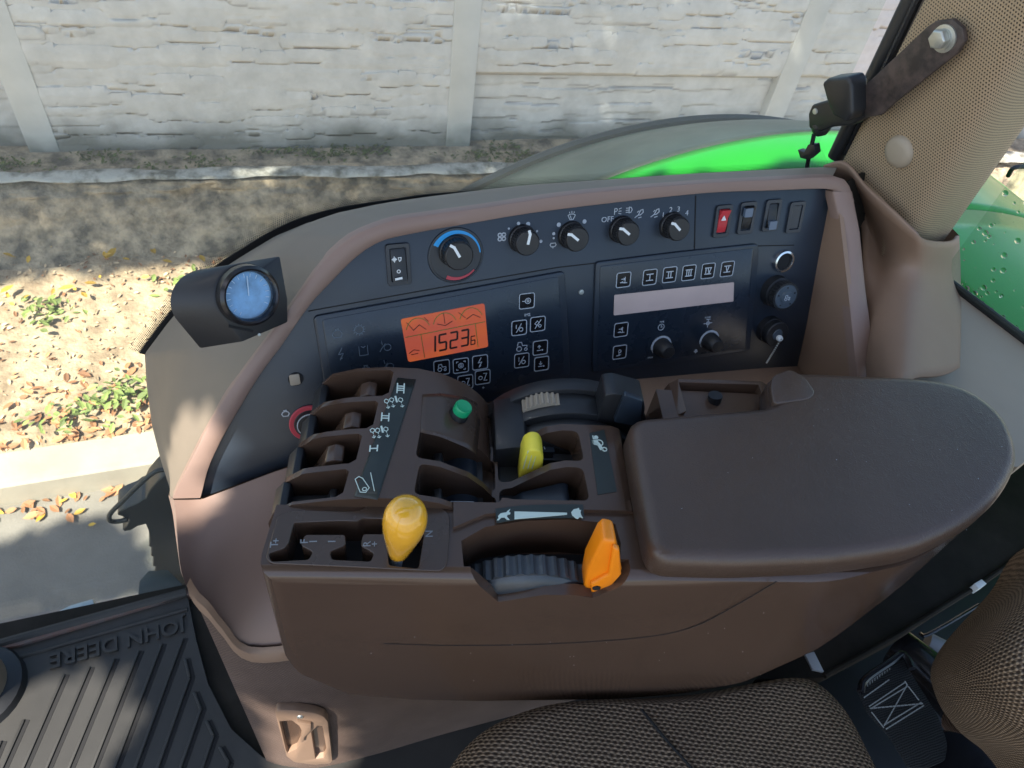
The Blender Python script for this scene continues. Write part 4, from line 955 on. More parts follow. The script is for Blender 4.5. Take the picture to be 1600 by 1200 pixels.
gate_px = [(459, 815), (530, 812), (560, 813), (566, 808), (600, 809), (664, 822), (662, 839), (654, 887), (608, 882), (603, 833), (567, 833), (564, 851), (585, 863), (579, 876), (518, 873), (515, 860), (540, 850), (539, 834), (476, 834), (470, 851), (489, 860), (482, 873), (423, 876), (419, 863), (444, 855), (450, 848)]
guv = roundpoly([K.uv(x, y, .002) for x, y in gate_px], .0025, 3)
gatecut = prism(K, guv, -.035, .03)
ops = [('INTERSECT', prism(K0, side, -.30, .05))]
KS = Fr(KO-E1*.2, E2, Z)
ops += [('INTERSECT', prism(KS, [(-.006, -.34), (-.0051, -.20), (-.005, -.0150), (-.0042, -.0108), (-.0020, -.0068), (.0012, -.0038), (.005, -.0018), (.010, -.0006), (.016, .01), (.30, .01), (.30, -.34)], 0, 1.2))]
ops += [('DIFFERENCE', hb(-.05, .3335, .062, .26, -.037, .2)),
        ('DIFFERENCE', hb(.1, .37, .150, .26, -.045, .2)),
        ('DIFFERENCE', hb(.3235, .331, .007, .26, -.030, .2)),
        ('UNION', kprism(hump, .0605, .2135, True)),
        ('UNION', kprism(plat, .0606, .158)),
        ('UNION', roundpoly and prism(K, [(.157, .040), (.185, .054), (.23, .060), (.28, .061), (.318, .0607), (.318, .072), (.20, .0712), (.157, .0708)], -.10, .0035))]
slots = [(.176, .2095, .094), (.137, .170, .082), (.098, .131, .070), (.0635, .092, .062)]
for t0, t1, s1 in slots: ops.append(('DIFFERENCE', prism(K, [(-.06, t0), (s1-.006, t0), (s1, t0+.004), (s1+.003, t1-.003), (s1, t1), (-.06, t1)], -.055, .06)))
rslots = [(.105, .141), (.066, .099)]
for t0, t1 in rslots: ops.append(('DIFFERENCE', prism(K, roundpoly([(.122, t0), (.2, t0), (.2, t1), (.126, t1)], .006), -.055, .06)))
yslots = [(.114, .150), (.070, .1065)]
for t0, t1 in yslots: ops.append(('DIFFERENCE', prism(K, roundpoly([(.203, t0), (.280, t0), (.278, t1), (.203, t1)], .007), -.055, .06)))
arch = [(.166, .006), (.180, .006), (.195, .006), (.235, .006), (.275, .006), (.296, .006), (.300, .010), (.304, .030), (.302, .050), (.26, .0535), (.22, .0510), (.185, .044), (.164, .030)]
ops.append(('DIFFERENCE', prism(K, [(a, max(.006, b)) for a, b in arch], -.060, .06)))
notch = [K0.uv(x, y) for x, y in [(735, 896), (748, 906), (778, 932), (800, 929), (850, 921), (900, 922), (925, 926), (960, 912), (1008, 888)]]
ops.append(('DIFFERENCE', prism(K0, notch+[(notch[-1][0], .03), (notch[0][0], .03)], -.015, .03)))
ops.append(('DIFFERENCE', gatecut))
bodyvf = boolean(prism(K, plan, -.33, -.0015), ops)
bo = obj('body', bodyvf, 'brown', arm, smooth=0)
md = bo.modifiers.new('soft', 'BEVEL'); md.width = .0026; md.segments = 3; md.limit_method = 'ANGLE'; md.angle_limit = R(35); md.use_clamp_overlap = True; md.harden_normals = False
bo.data.shade_smooth(); bo.data.set_sharp_from_angle(angle=R(40))
wn = bo.modifiers.new('wn', 'WEIGHTED_NORMAL'); wn.keep_sharp = True
# gate plate
gp_px = [(435, 802), (470, 797), (545, 799), (566, 797), (582, 782), (600, 778), (640, 781), (690, 793), (702, 803), (703, 830), (699, 880), (690, 892), (640, 890), (520, 884), (424, 880), (415, 872), (424, 840)]
gp = obj('gate_plate', boolean(pxprism(K, gp_px, -.0012, .0006, .006), [('DIFFERENCE', gatecut)]), 'brown2', arm, bevel=.0004, seg=1)
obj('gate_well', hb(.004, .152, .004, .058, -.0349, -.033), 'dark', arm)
def ktext(s, px, py, size, ang=0, m='dim2', w=.0008, parent=None, name='lettering'):
    u, v = K.uv(px, py, w); return text(name, s, K, u, v, size, m, parent or gp, w, ang)
AT = R(14.8)
for s, x, y, a in [('+', 432, 845, 0), ('T', 429, 851, 0), ('F', 476, 846, 0), ('I', 490, 846, 0), ('I', 519, 846, 0), ('R', 574, 850, 0), ('+', 586, 850, 0), ('N', 671, 834, 0)]: ktext(s, x, y, .009, AT+R(78))
# gear lever
kb0 = K.P(*K.uv(617, 874, -.01), -.028); kt = K.P(*K.uv(633, 812, .055), .055)
gl = obj('gear_lever', tube([kb0, kb0.lerp(kt, .35), kb0.lerp(kt, .6)], .0052, 14), 'grey', arm)
ax_ = (kt-kb0).normalized(); L_ = (kt-kb0).length
obj('knob', lathe(kb0, ax_, [(.005, L_*.33), (.0070, L_*.335), (.0082, L_*.36), (.0098, L_*.45), (.0140, L_*.68), (.0165, L_*.84), (.0175, L_*.97), (.0168, L_*1.08), (.0140, L_*1.18), (.009, L_*1.245), (.004, L_*1.268), (0, L_*1.272)], 40), 'yellow', gl, smooth=80)
# remote valve levers
for i, (t0, t1, s1) in enumerate(slots):
    tm = (t0+t1)/2; fr = KT(tm); q = (s1-.094)
    w_ = (t1-t0)*.30
    if i < 3:
        prof = [(.040, -.05), (.046, -.026), (.055, -.008), (.060, .004), (.068, .008), (.076, .005), (.074, -.004), (.066, -.018), (.060, -.034), (.058, -.05)]
        lv = obj('finger_lever', prism(fr, [(s+q+.006, v-.002) for s, v in prof], -w_, w_*.9), 'brown', arm, bevel=.0022, seg=3)
    else:
        lv = obj('finger_lever', prism(fr, [(.0, -.05), (.002, -.026), (.045, -.022), (.048, -.012), (.054, -.012), (.056, -.05)], -w_*1.1, w_*1.1), 'black', arm, bevel=.0015)
    x0 = -.026*(.215-tm)/.155
    obj('front_stop', prism(fr, [(.008+x0+.010, -.054), (.012+x0+.010, -.022), (.020+x0+.010, -.010), (.028+x0+.008, -.012), (.030+x0+.008, -.054)], -(t1-t0)*.49, (t1-t0)*.49), 'black', arm, bevel=.001)
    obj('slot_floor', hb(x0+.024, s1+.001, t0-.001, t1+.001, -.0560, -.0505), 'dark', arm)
# curved decal on the hump
def humpw(s):
    P = [(.022, -.03), (.026, -.013), (.037, .001), (.062, .0105), (.090, .0145), (.120, .0145), (.144, .009), (.171, -.006), (.186, -.022)]
    for (a, b), (c, d) in zip(P, P[1:]):
        if a <= s <= c: return b+(d-b)*(s-a)/(c-a)
    return -.03
def hp_px(px, py, off=0):
    w_ = .0145
    for _ in range(8):
        u, v = K.uv(px, py, w_); w_ = humpw(u)+off
    return u, v
def humpsheet(name, pa, pb, pc, pd, m, parent, off, nx=10, ny=10, th=.0005):
    a, b, c_, d = [V(hp_px(*p)) for p in (pa, pb, pc, pd)]
    def f(i, j):
        p = a.lerp(b, i).lerp(d.lerp(c_, i), j); return K.P(p.x, p.y, humpw(p.x)+off)
    return obj(name, grid(nx, ny, f), m, parent, solid=th)
dc = humpsheet('valve_decal', (621, 591), (650, 594), (590, 782), (553, 776), 'decal', arm, .0010)
def hribbon(lines, wd, off, m, parent, name='symbol'):
    vs, fs = [], []
    for ln in lines:
        for a, b in zip(ln, ln[1:]):
            a = V(a); b = V(b); d = b-a
            if d.length < 1e-6: continue
            d.normalize(); q = V((-d.y, d.x))*wd/2; e = d*wd*.3; _j[0] = (_j[0]+1) % 7
            k = len(vs)
            for p in (a-e-q, b+e-q, b+e+q, a-e+q): vs.append(K.P(p.x, p.y, humpw(p.x)+off+_j[0]*.00002))
            fs.append((k, k+1, k+2, k+3))
    return obj(name, (vs, fs), m, parent, smooth=0, solid=.0002)
def hicon(px, py, s, lines, ang=0):
    u, v = hp_px(px, py); c_, sn = math.cos(ang), math.sin(ang)
    return [[(u+s*(x*c_-y*sn), v+s*(x*sn+y*c_)) for x, y in l] for l in lines]
A3 = R(15)
def rom(n): return [[(x, -.8), (x, .8)] for x in [(k-(n-1)/2)*.75 for k in range(n)]] + [[(-.5-.4*n, .9), (.5+.4*n, .9)], [(-.5-.4*n, -.9), (.5+.4*n, -.9)]]
A4 = A3+R(75)
for px, py, n in [(626, 608, 3), (602, 653, 2), (584, 702, 1)]: hribbon(hicon(px, py, .0036, rom(n), A4), .0012, .0014, 'mint', dc)
cyl = [[(0, .1), (-.35, .35), (-.35, .85), (0, 1.1), (.35, .85), (.35, .35), (0, .1)], [(0, .1), (0, -.15)], [(0, -.5), (0, -1.1)], [(-.3, -.85), (0, -1.15), (.3, -.85)]]
for px, py in [(605, 632), (613, 630), (627, 630), (583, 678), (591, 678), (604, 676)]: hribbon(hicon(px, py, .0052, cyl, A3), .0007, .0014, 'mint', dc)
for px, py in [(619, 625), (597, 672)]: hribbon(hicon(px, py, .0035, [[(0, -1), (0, 1)]], A3), .0018, .0014, 'mint', dc)
hribbon(hicon(567, 758, .009, [[(-.6, .8), (-.2, 1.0), (.1, .7), (.5, -.6), (.1, -1), (-.4, -.8), (-.6, .8)], circ(.05, -.6, .2, n=8), [(.9, -1.1), (.95, 1.1)]], A3), .0007, .0014, 'mint', dc)
# hump sub panel with the green button
pb = humpsheet('button_plate', (660, 617), (752, 640), (745, 712), (657, 676), 'brown2', arm, .0008)
u, v = hp_px(716, 650); cgb = K.P(u, v, humpw(u)+.001); bax = V((.35, -.05, 1)).normalized()
gb = obj('button_collar', lathe(cgb, bax, [(0, 0), (.0098, 0), (.0098, .003), (.0085, .006), (.0085, .008), (0, .008)], 28), 'black', arm)
obj('green_button', lathe(cgb, bax, [(0, .006), (.0085, .006), (.0088, .013), (.008, .0145), (.006, .0140), (0, .0140)], 28), 'greenp', gb, label='green round push button')
# right hand slots: black scales and stubby wheels
for (t0, t1), ttl in zip(rslots, ('sun', '2')):
    tm = (t0+t1)/2
    pl_ = obj('scale_plate', hb(.122, .188, t0-.001, t1+.001, -.0552, -.040), 'black', arm)
    fr = KT(tm)
    obj('roller', lathe(K.P(.168, t0-.0, -.055), E2, [(0, 0), (.021, 0), (.021, t1-t0), (0, t1-t0)], 30), 'navy', arm)
    obj('lever_tab', prism(fr, roundpoly([(.138, -.045), (.139, -.016), (.147, -.013), (.152, -.045)], .003), -.009, .006), 'black', arm, bevel=.001)
SF = K.up(-.0335)
u, v = K.uv(722, 779, -.034); text('lettering', '2', K, .166, .078, .013, 'grey', arm, -.0337, AT)
obj('scale_border', ribbons(K, [[(.157, .0665), (.157, .090), (.178, .090), (.178, .0665), (.157, .0665)]], .0007, -.0337), 'grey', arm, smooth=0)
obj('symbol', ribbons(K, [[(.166+.006*x, .113+.006*y) for x, y in l] for l in I['gear']], .0007, -.0337), 'grey', arm, smooth=0)
# yellow lever and its slot
fr = KT(.131)
yl = obj('yellow_lever', boolean(prism(fr, roundpoly([(.2245, -.050), (.2225, -.010), (.2240, .004), (.230, .010), (.237, .009), (.2425, .0), (.247, -.050)], .005), -.0125, .0105), []), 'lemon', arm, bevel=.0028, seg=3)
obj('finger_ridges', join(*[tube([fr.P(.2205+.0045, -.014, -.013+k), fr.P(.2225+.004, .008, -.013+k), fr.P(.229, .0232, -.012+k)], .0006, 6) for k in ()] or [tube([fr.P(.2285+.004*k, .0085-.0015*abs(k), .0100), fr.P(.2275+.004*k, -.02, .0107)], .0004, 6) for k in (-.5, .6, 1.6)]), 'mint', yl)
obj('slot_liner', hb(.205, .279, .1135, .1505, -.0553, -.044), 'black', arm)
obj('slot_liner', prism(KT(.1505), [(.205, -.05), (.205, -.022), (.238, -.008), (.277, -.03), (.277, -.05)], .0008, .003), 'black', arm)
fr2 = KT(.088)
obj('position_lever', prism(fr2, roundpoly([(.212, -.052), (.224, -.036), (.262, -.018), (.268, -.020), (.268, -.052)], .004), -.016, .016), 'navy', arm, bevel=.0025, seg=3)
obj('slot_liner', hb(.203, .281, .0695, .107, -.0553, -.046), 'black', arm)
# decals on the platform
d1 = obj('hitch_decal', pxprism(K, [(921, 677), (944, 671), (964, 768), (934, 773)], .0038, .0046, .001), 'decal', arm, label='dark decal with small pale tractor symbol')
kx, ky = K.uv(935, 692, .0046)
obj('symbol', join(ribbons(K, [[(kx+.009*x, ky+.009*y) for x, y in l] for l in [circ(.1, 0, .38, n=12), circ(.55, -.85, .25, n=8), [(-.6, .3), (-.5, -.2), (-.1, -.3), (.1, -.9), (.4, -.9)], [(-.5, .9), (-.5, .5), (-.1, .5)]]], .0010, .0046), prism(K, [(kx-.006, ky+.003), (kx-.0055, ky-.001), (kx+.0, ky-.004), (kx+.001, ky-.008), (kx+.004, ky-.008), (kx+.002, ky-.002), (kx-.001, ky+.003)], .0044, .0050), prism(K, circ(kx-.0015, ky+.0065, .0022, n=8)[:-1], .0044, .0051)), 'mint', d1, smooth=0)
d2 = obj('speed_decal', pxprism(K, [(774, 795), (812, 790), (860, 788), (911, 788), (913, 809), (860, 809), (812, 811), (776, 817)], .0032, .0042, .001), 'decal', arm, label='dark decal with hare, wedge and tortoise')
obj('wedge', pxprism(K, [(804, 799), (804, 811), (886, 804), (886, 801)], .0040, .0048), 'mint', d2, smooth=0)
def blob(px, py, pts, s, name):
    u, v = K.uv(px, py, .0046); return obj(name, prism(K, [(u+s*x, v+s*y) for x, y in pts], .0040, .0048), 'mint', d2, smooth=0)
hare = [(-.9, -.2), (-.5, .3), (0, .45), (.4, .5), (.6, .75), (1.1, 1.2), (.85, .6), (1.1, .45), (1.0, .2), (.6, .1), (.5, -.3), (.9, -.8), (.5, -.8), (.1, -.4), (-.4, -.45), (-.8, -.9), (-1.1, -.9), (-.8, -.5)]
blob(787, 805, hare, .0056, 'hare_symbol')
blob(900, 802, [(.2, .9), (.6, 1.1), (.7, .6), (1.0, .7), (.8, .2), (.85, -.3), (1.1, -.9), (.6, -.7), (.2, -1.1), (-.2, -.9), (-.7, -.4), (-.8, .2), (-.3, .8)], .0052, 'tortoise_symbol')
# speed wheel
wc = K.P(.228, .0120, -.093); WR = .075
wh = obj('speed_wheel', join(gear(wc, -E2, WR, -.0155, .003, 44, .0022, sx=E1), lathe(wc, -E2, [(0, .003), (WR-.0035, .003), (WR-.006, .006), (WR-.012, .0095), (WR-.02, .0105), (0, .0105)], 80, sx=E1)), 'wheel', arm, smooth=40)
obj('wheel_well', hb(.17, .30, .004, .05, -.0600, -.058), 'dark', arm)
# orange lever on the wheel
of = KT(.004)
o1 = [of.uv(x, y) for x, y in [(921, 930), (912, 920), (918, 890), (938, 850), (946, 843), (962, 846), (972, 892), (960, 908), (941, 930), (931, 934)]]
orl = obj('orange_lever', prism(of, o1, -.021, .0), 'orange', arm, bevel=.0028, seg=3)
ridge = [of.W(945, 832, .004), of.W(953, 884, .007), of.W(925, 905, .006)]
wedge = [of.uv(x, y) for x, y in [(922, 907), (950, 892), (957, 849), (967, 853), (970, 892), (957, 907), (938, 929), (924, 929)]]
obj('thumb_rest', prism(of, wedge, -.002, .004), 'orange', orl, bevel=.002, seg=3)
cpv = of.W(932, 919, .0045); obj('pivot_pin', lathe(cpv, of.n, [(0, -.002), (.0036, -.002), (.0036, .0004), (.0025, .0006), (0, -.0002)], 16), 'dark', orl)
# throttle quadrant
qd = obj('throttle_quadrant', boolean(kprism([(.199, -.06), (.199, -.016), (.214, -.012), (.228, -.010), (.24, -.030), (.36, -.034), (.372, -.05), (.372, -.06)], .139, .203), []), 'black', arm, bevel=.0015)
def arcprof(r0, r1, a0, a1, cs, cw, n=16): return [(cs+r1*math.cos(R(a0+(a1-a0)*k/n)), cw+r1*math.sin(R(a0+(a1-a0)*k/n))) for k in range(n+1)]+[(cs+r0*math.cos(R(a1+(a0-a1)*k/n)), cw+r0*math.sin(R(a1+(a0-a1)*k/n))) for k in range(n+1)]
ac, aw, ar = .280, -.088, .100
obj('arch', join(kprism(arcprof(.05, ar, 150, 28, ac, aw), .197, .213), kprism(arcprof(.05, ar-.006, 142, 28, ac, aw), .171, .1968), kprism(arcprof(.05, ar-.014, 138, 28, ac, aw), .160, .1708)), 'black', qd, bevel=.0012)
obj('ribbed_wheel', gear(K.P(.253, .183, -.024), E2, .031, -.001, .0135, 34, .0022, sx=E1), M['beige'], qd, smooth=40)
u, v = K.uv(846, 671, -.010); obj('scale_tab', prism(K, rrect(.243, .1465, .030, .010, .001), -.030, -.020), 'navy', qd)
text('lettering', '1', K, .248, .1465, .008, 'grey', qd, -.0197, AT)
hq = KT(.182)
hl = obj('throttle_handle', prism(hq, roundpoly([hq.uv(x, y) for x, y in [(935, 668), (930, 645), (943, 603), (958, 600), (1003, 612), (1005, 625), (995, 668)]], .003), -.016, .012), 'black', arm, bevel=.003, seg=3)
obj('handle_face', prism(KT(.168), roundpoly([KT(.168).uv(x, y) for x, y in [(958, 655), (975, 612), (1003, 622), (999, 662)]], .003), -.002, .004), 'navy', hl, bevel=.002)
# rear pocket with black lever
rp = obj('lever_pocket', boolean(kprism([(.376, -.06), (.381, -.02), (.386, -.002), (.394, .006), (.485, .008), (.50, -.0), (.502, -.06)], .180, .224), [('DIFFERENCE', kprism([(.386, -.05), (.393, -.001), (.398, .05), (.476, .05), (.482, .0), (.478, -.05)], .17, .219))]), 'brown', arm, bevel=.0015)
obj('pocket_lever', tube([K.P(.430, .200, -.05), K.P(.432, .200, -.01), K.P(.430, .203, .006)], .007, 12, rr=[.006, .0065, .0075]), 'black', rp)
obj('spare_cover', hb(.372, .384, .14, .2, -.06, -.03), 'black', arm)
# padded lid
lid_px = [(980, 656), (1090, 647), (1206, 637), (1200, 612), (1203, 590), (1232, 579), (1350, 583), (1440, 588), (1505, 602), (1562, 640), (1590, 690), (1588, 735), (1545, 795), (1455, 845), (1380, 862), (1300, 872), (1150, 878), (1022, 874), (1007, 800), (992, 720)]
lr = smoothline([V((*K.uv(x, y, .034), 0)) for x, y in lid_px[4:-4]], 46)
luv = roundpoly([K.uv(x, y, .030) for x, y in lid_px[:4]]+[(p.x, p.y) for p in lr]+[K.uv(x, y, .034) for x, y in lid_px[-4:]], .018, 5)
def pad(fr, uv, w0, w1, r, n=150, seg=8):
    P_ = resample([V((*p, 0)) for p in uv]+[V((*uv[0], 0))], n+1)[:-1]
    area = sum(P_[i-1].x*P_[i].y-P_[i].x*P_[i-1].y for i in range(n)); sg = 1 if area > 0 else -1
    N = []
    for i in range(n):
        d = (P_[(i+2) % n]-P_[i-2]).normalized(); N.append(V((-d.y, d.x, 0))*sg)
    for _ in range(3): N = [(N[i-1]+N[i]*2+N[(i+1) % n]).normalized() for i in range(n)]
    vs, fs = [], []
    ring = [(.004, w0), (.0, w0+.004)] + [(r*(1-math.cos(k/seg*math.pi/2)), w1-.0015-r*.95+r*.95*math.sin(k/seg*math.pi/2)) for k in range(seg+1)]
    for d, h in ring:
        for p, q in zip(P_, N): a = p+q*d; vs.append(fr.P(a.x, a.y, h))
    for i in range(len(ring)-1):
        for k in range(n): k2 = (k+1) % n; fs.append((i*n+k, i*n+k2, (i+1)*n+k2, (i+1)*n+k))
    c = sum(P_, V((0, 0, 0)))/n
    for s_ in (.9, .6, .3):
        for p, q in zip(P_, N): a = c.lerp(p+q*r, s_); vs.append(fr.P(a.x, a.y, w1-.0015+.0015*(1-s_**4)))
    m_ = len(ring)
    for i in range(m_-1, m_+2):
        for k in range(n): k2 = (k+1) % n; fs.append((i*n+k, i*n+k2, (i+1)*n+k2, (i+1)*n+k))
    fs.append(tuple((m_+2)*n+k for k in range(n))); fs.append(tuple(range(n))[::-1])
    return vs, fs
lid = obj('padded_lid', pad(K, luv, .001, .037, .0125), 'leather', arm, smooth=75)
pu = [K.uv(x, y, .033) for x, y in [(1204, 592), (1232, 581), (1255, 594), (1272, 618), (1262, 628), (1206, 636), (1201, 612)]]
obj('finger_scoop', prism(K, roundpoly(pu, .006), .030, .0382), 'leather', lid, bevel=.002, seg=3)
# parting line on the inner side
pls = [(600, 1005), (700, 1008), (850, 1006), (1000, 996), (1080, 980), (1150, 945), (1213, 908)]
plf_ = smoothline([V((*KT(-.005).uv(x, y), 0)) for x, y in pls], 30)
K0b = KT(-.005)
obj('parting_line', ribbons(K0b, [[(p.x, p.y) for p in plf_]], .0007, .0002, .0003), 'dark', arm)

sp_ = []
for k in range(34):
    if k % 2: c = K.P(random.uniform(.34, .70), random.uniform(.02, .2), .0372)
    else: c = K0.P(random.uniform(.02, .5), random.uniform(-.24, -.02), .0052)
    sp_.append(lathe(c, Z if k % 2 else K0.n, [(0, 0), (random.uniform(.0002, .0005), 0), (.0002, .0002), (0, .0002)], 5))
tag(obj('dust_specks', join(*sp_), 'grey', arm, smooth=0), kind='stuff')

# ============================================================ PILLAR with perforated cover
pil = thing('cab_pillar', aty(1400, 360, .62), 'slanted cab pillar covered in perforated beige vinyl', 'pillar')
Lb, Lt = aty(1318, 250, .665), aty(1447, -4, .64); Mb, Mt = aty(1436, 366, .53), aty(1600, 100, .50); Rb, Rt = aty(1492, 352, .615), aty(1602, 196, .60)
def ext(a, b, zz): k = (CH+zz-a.z)/(b.z-a.z); return a.lerp(b, k)
rows = []
uvs = []
NZ = 24; NC = 26
for j in range(NZ+1):
    t = -.09+1.09*j/NZ; zt = .5
    L_ = Lb.lerp(ext(Lb, Lt, zt), t); Mm = Mb.lerp(ext(Mb, Mt, zt), t); Rr = Rb.lerp(ext(Rb, Rt, zt), t)
    row = []
    for i in range(NC+1):
        s = i/NC; tl = max(t, 0) if s < .35 else max(t, -.09*min(1, (s-.35)/.2)) if t < 0 else t
        L_ = Lb.lerp(ext(Lb, Lt, zt), tl); Mm = Mb.lerp(ext(Mb, Mt, zt), tl); Rr = Rb.lerp(ext(Rb, Rt, zt), tl)
        if s < .62: q = L_.lerp(Mm, s/.62)
        else: q = Mm.lerp(Rr, (s-.62)/.38)
        # round the ridge
        if .48 < s < .78:
            k = (s-.48)/.30; a = L_.lerp(Mm, .48/.62); b = Mm.lerp(Rr, .16/.38); q = a*(1-k)**2+Mm*2*k*(1-k)+b*k*k
        row.append(q)
    rows.append(row)
vs, fs = loft(rows)
cov = obj('perforated_cover', (vs, fs), 'perf', pil, solid=.004, smooth=80)
uvl = cov.data.uv_layers.new(name='grid')
lens = []
for j in range(NZ+1):
    acc = [0]
    for i in range(NC): acc.append(acc[-1]+(rows[j][i+1]-rows[j][i]).length)
    lens.append(acc)
hl_ = [0]
for j in range(NZ): hl_.append(hl_[-1]+(rows[j+1][13]-rows[j][13]).length)
for p in cov.data.polygons:
    for li in p.loop_indices:
        vi = cov.data.loops[li].vertex_index; j, i = divmod(vi, NC+1); uvl.data[li].uv = (lens[j][i], hl_[j])
# seal
s0, s1 = aty(1306, 246, .70), aty(1424, 0, .70)
obj('rubber_seal', tube([s0, ext(s0, s1, .5)], .011, 12), 'black', pil)
s0, s1 = aty(1322, 240, .69), aty(1436, 0, .685)
obj('rubber_seal', tube([s0, ext(s0, s1, .5)], .006, 10), 'gloss', pil)
nf = (Mb-Lb).cross(Lt-Lb).normalized()
if nf.dot(CP-Lb) < 0: nf = -nf
PF = Fr(Lb, (Mb-Lb), nf.cross((Mb-Lb).normalized()))
if PF.n.dot(nf) < 0: PF.n = -PF.n
def onp(px, py, w_=0): 
    d = ray(px, py); o_ = Lb+nf*w_; return CP+d*((o_-CP).dot(nf)/d.dot(nf))
bc = onp(1403, 238, .006)
obj('cap_button', lathe(bc-nf*.006, nf, [(0, 0), (.0195, 0), (.019, .005), (.0165, .0085), (.010, .0102), (0, .0105)], 36), 'beige', pil, smooth=60)
# tan moulding at the pillar's foot
tp = [(1286, 262, .66), (1318, 256, .64), (1350, 293, .60), (1392, 330, .555), (1420, 356, .53), (1442, 373, .52), (1470, 378, .54), (1490, 376, .575), (1499, 368, .61)]
mp_ = [(1340, 330, .64), (1352, 345, .62), (1368, 380, .59), (1392, 410, .545), (1420, 425, .52), (1445, 432, .515), (1472, 432, .535), (1492, 428, .57), (1501, 420, .61)]
bt = [(1356, 690, .35), (1358, 680, .345), (1364, 670, .34), (1380, 640, .34), (1402, 610, .35), (1432, 590, .365), (1462, 588, .375), (1486, 582, .385), (1500, 574, .395)]
m2 = [(1350, 480, .51), (1356, 485, .50), (1366, 490, .485), (1390, 500, .46), (1418, 506, .445), (1442, 508, .445), (1470, 510, .45), (1492, 504, .465), (1502, 494, .485)]
tr = [smoothline([aty(*p) for p in L_], 30) for L_ in (tp, mp_, m2, bt)]
cols_ = [smoothline([tr[k][i] for k in range(4)], 16) for i in range(30)]
obj('foot_moulding', loft([[c[k] for c in cols_] for k in range(16)]), 'tan', con, solid=.004, smooth=60)
obj('moulding_end', loft([[c[k] for k in range(16)] for c in [cols_[-1], [q+V((.012, .14, 0)) for q in cols_[-1]]]]), 'tan', con, smooth=60)
obj('moulding_gap', ([PN.W(1318, 290, -.03), PN.W(1352, 270, -.03), aty(1400, 600, .60), aty(1350, 640, .55)], [(0, 1, 2, 3)]), 'plate', con, solid=.004)

# rear shelf and rear window
shz = -.605
sh = [atz(x, y, shz) for x, y in [(1395, 420), (1440, 400), (1497, 456), (1560, 502), (1606, 537), (1680, 600), (1640, 690), (1590, 730), (1440, 700), (1360, 640)]]
ns_ = len(sh)
obj('rear_shelf', (sh+[p-Z*.03 for p in sh], [tuple(range(ns_)), tuple(range(ns_, 2*ns_))[::-1]]+[(i, (i+1) % ns_, (i+1) % ns_+ns_, i+ns_) for i in range(ns_)]), 'beige', con, smooth=0)
rw = thing('rear_window', atz(1560, 500, shz), 'small rear corner window speckled with raindrops in front of green paint', 'window')
ra, rb_ = atz(1470, 432, shz+.004), atz(1720, 622, shz+.004)
pv = [ra, rb_, rb_+V((.02, 0, .8)), ra+V((.02, 0, .8))]; dn = (rb_-ra).normalized(); nn2 = dn.cross(Z).normalized()
obj('pane', (pv+[p+nn2*.004 for p in pv], [(0, 1, 2, 3), (7, 6, 5, 4), (0, 4, 5, 1), (1, 5, 6, 2), (2, 6, 7, 3), (3, 7, 4, 0)]), 'glass2', rw, smooth=0)
obj('rubber_seal', tube([ra-nn2*.002, rb_-nn2*.002], .006, 10), 'black', rw)
dm = bpy.data.materials.new('water drop'); dm.use_nodes = True; b_ = dm.node_tree.nodes['Principled BSDF']; b_.inputs['Transmission Weight'].default_value = 1; b_.inputs['IOR'].default_value = 1.33; b_.inputs['Roughness'].default_value = .02; b_.inputs['Base Color'].default_value = (.95, 1, .97, 1)
ds = []; nrm = nn2 if nn2.dot(CP-ra) > 0 else -nn2
for k in range(420):
    a = random.random(); h = random.random()**1.3*.42; r_ = random.choice([.0008, .0013, .002, .003, .0042])
    p = ra.lerp(rb_, a)+Z*h+V((.02*h/.8, 0, 0)); ds.append(lathe(p-nrm*.004, nrm, [(0, 0), (r_, 0), (r_*.85, r_*.35), (r_*.5, r_*.55), (0, r_*.6)], 8))
obj('raindrops', join(*ds), dm, rw, smooth=80)

# ============================================================ MOUNTING ARM on the pillar
ba = thing('mounting_arm', onp(1470, 60, .01), 'scuffed black steel arm bolted to the pillar with clamp knob', 'mounting arm')
AW = .022
bar = [(1342, 150), (1352, 133), (1448, 42), (1462, 33), (1488, 30), (1504, 44), (1507, 64), (1494, 84), (1400, 158), (1376, 180), (1352, 184)]
def nprism(px, w0, w1):
    a = [onp(x, y, w1) for x, y in px]; b = [p-nf*(w1-w0) for p in a]; n = len(a)
    return a+b, [tuple(range(n)), tuple(range(n, 2*n))[::-1]]+[(i, (i+1) % n, (i+1) % n+n, i+n) for i in range(n)]
obj('flat_bar', nprism(bar, AW-.006, AW), 'scuffed', ba, bevel=.0012)
wcn = onp(1476, 60, AW)
obj('spacer', lathe(onp(1484, 58, .0), nf, [(0, 0), (.013, 0), (.013, AW-.006), (0, AW-.006)], 24), 'black', ba)
obj('washer', lathe(wcn, nf, [(0, 0), (.0135, 0), (.0135, .0018), (.0100, .0024), (.0100, .0045), (0, .0045)], 28), 'steel', ba)
obj('hex_bolt', lathe(onp(1470, 60, AW+.0045), nf, [(0, 0), (.0098, 0), (.0098, .006), (.0085, .0075), (0, .0078)], 6), 'steel', ba, bevel=.0004)
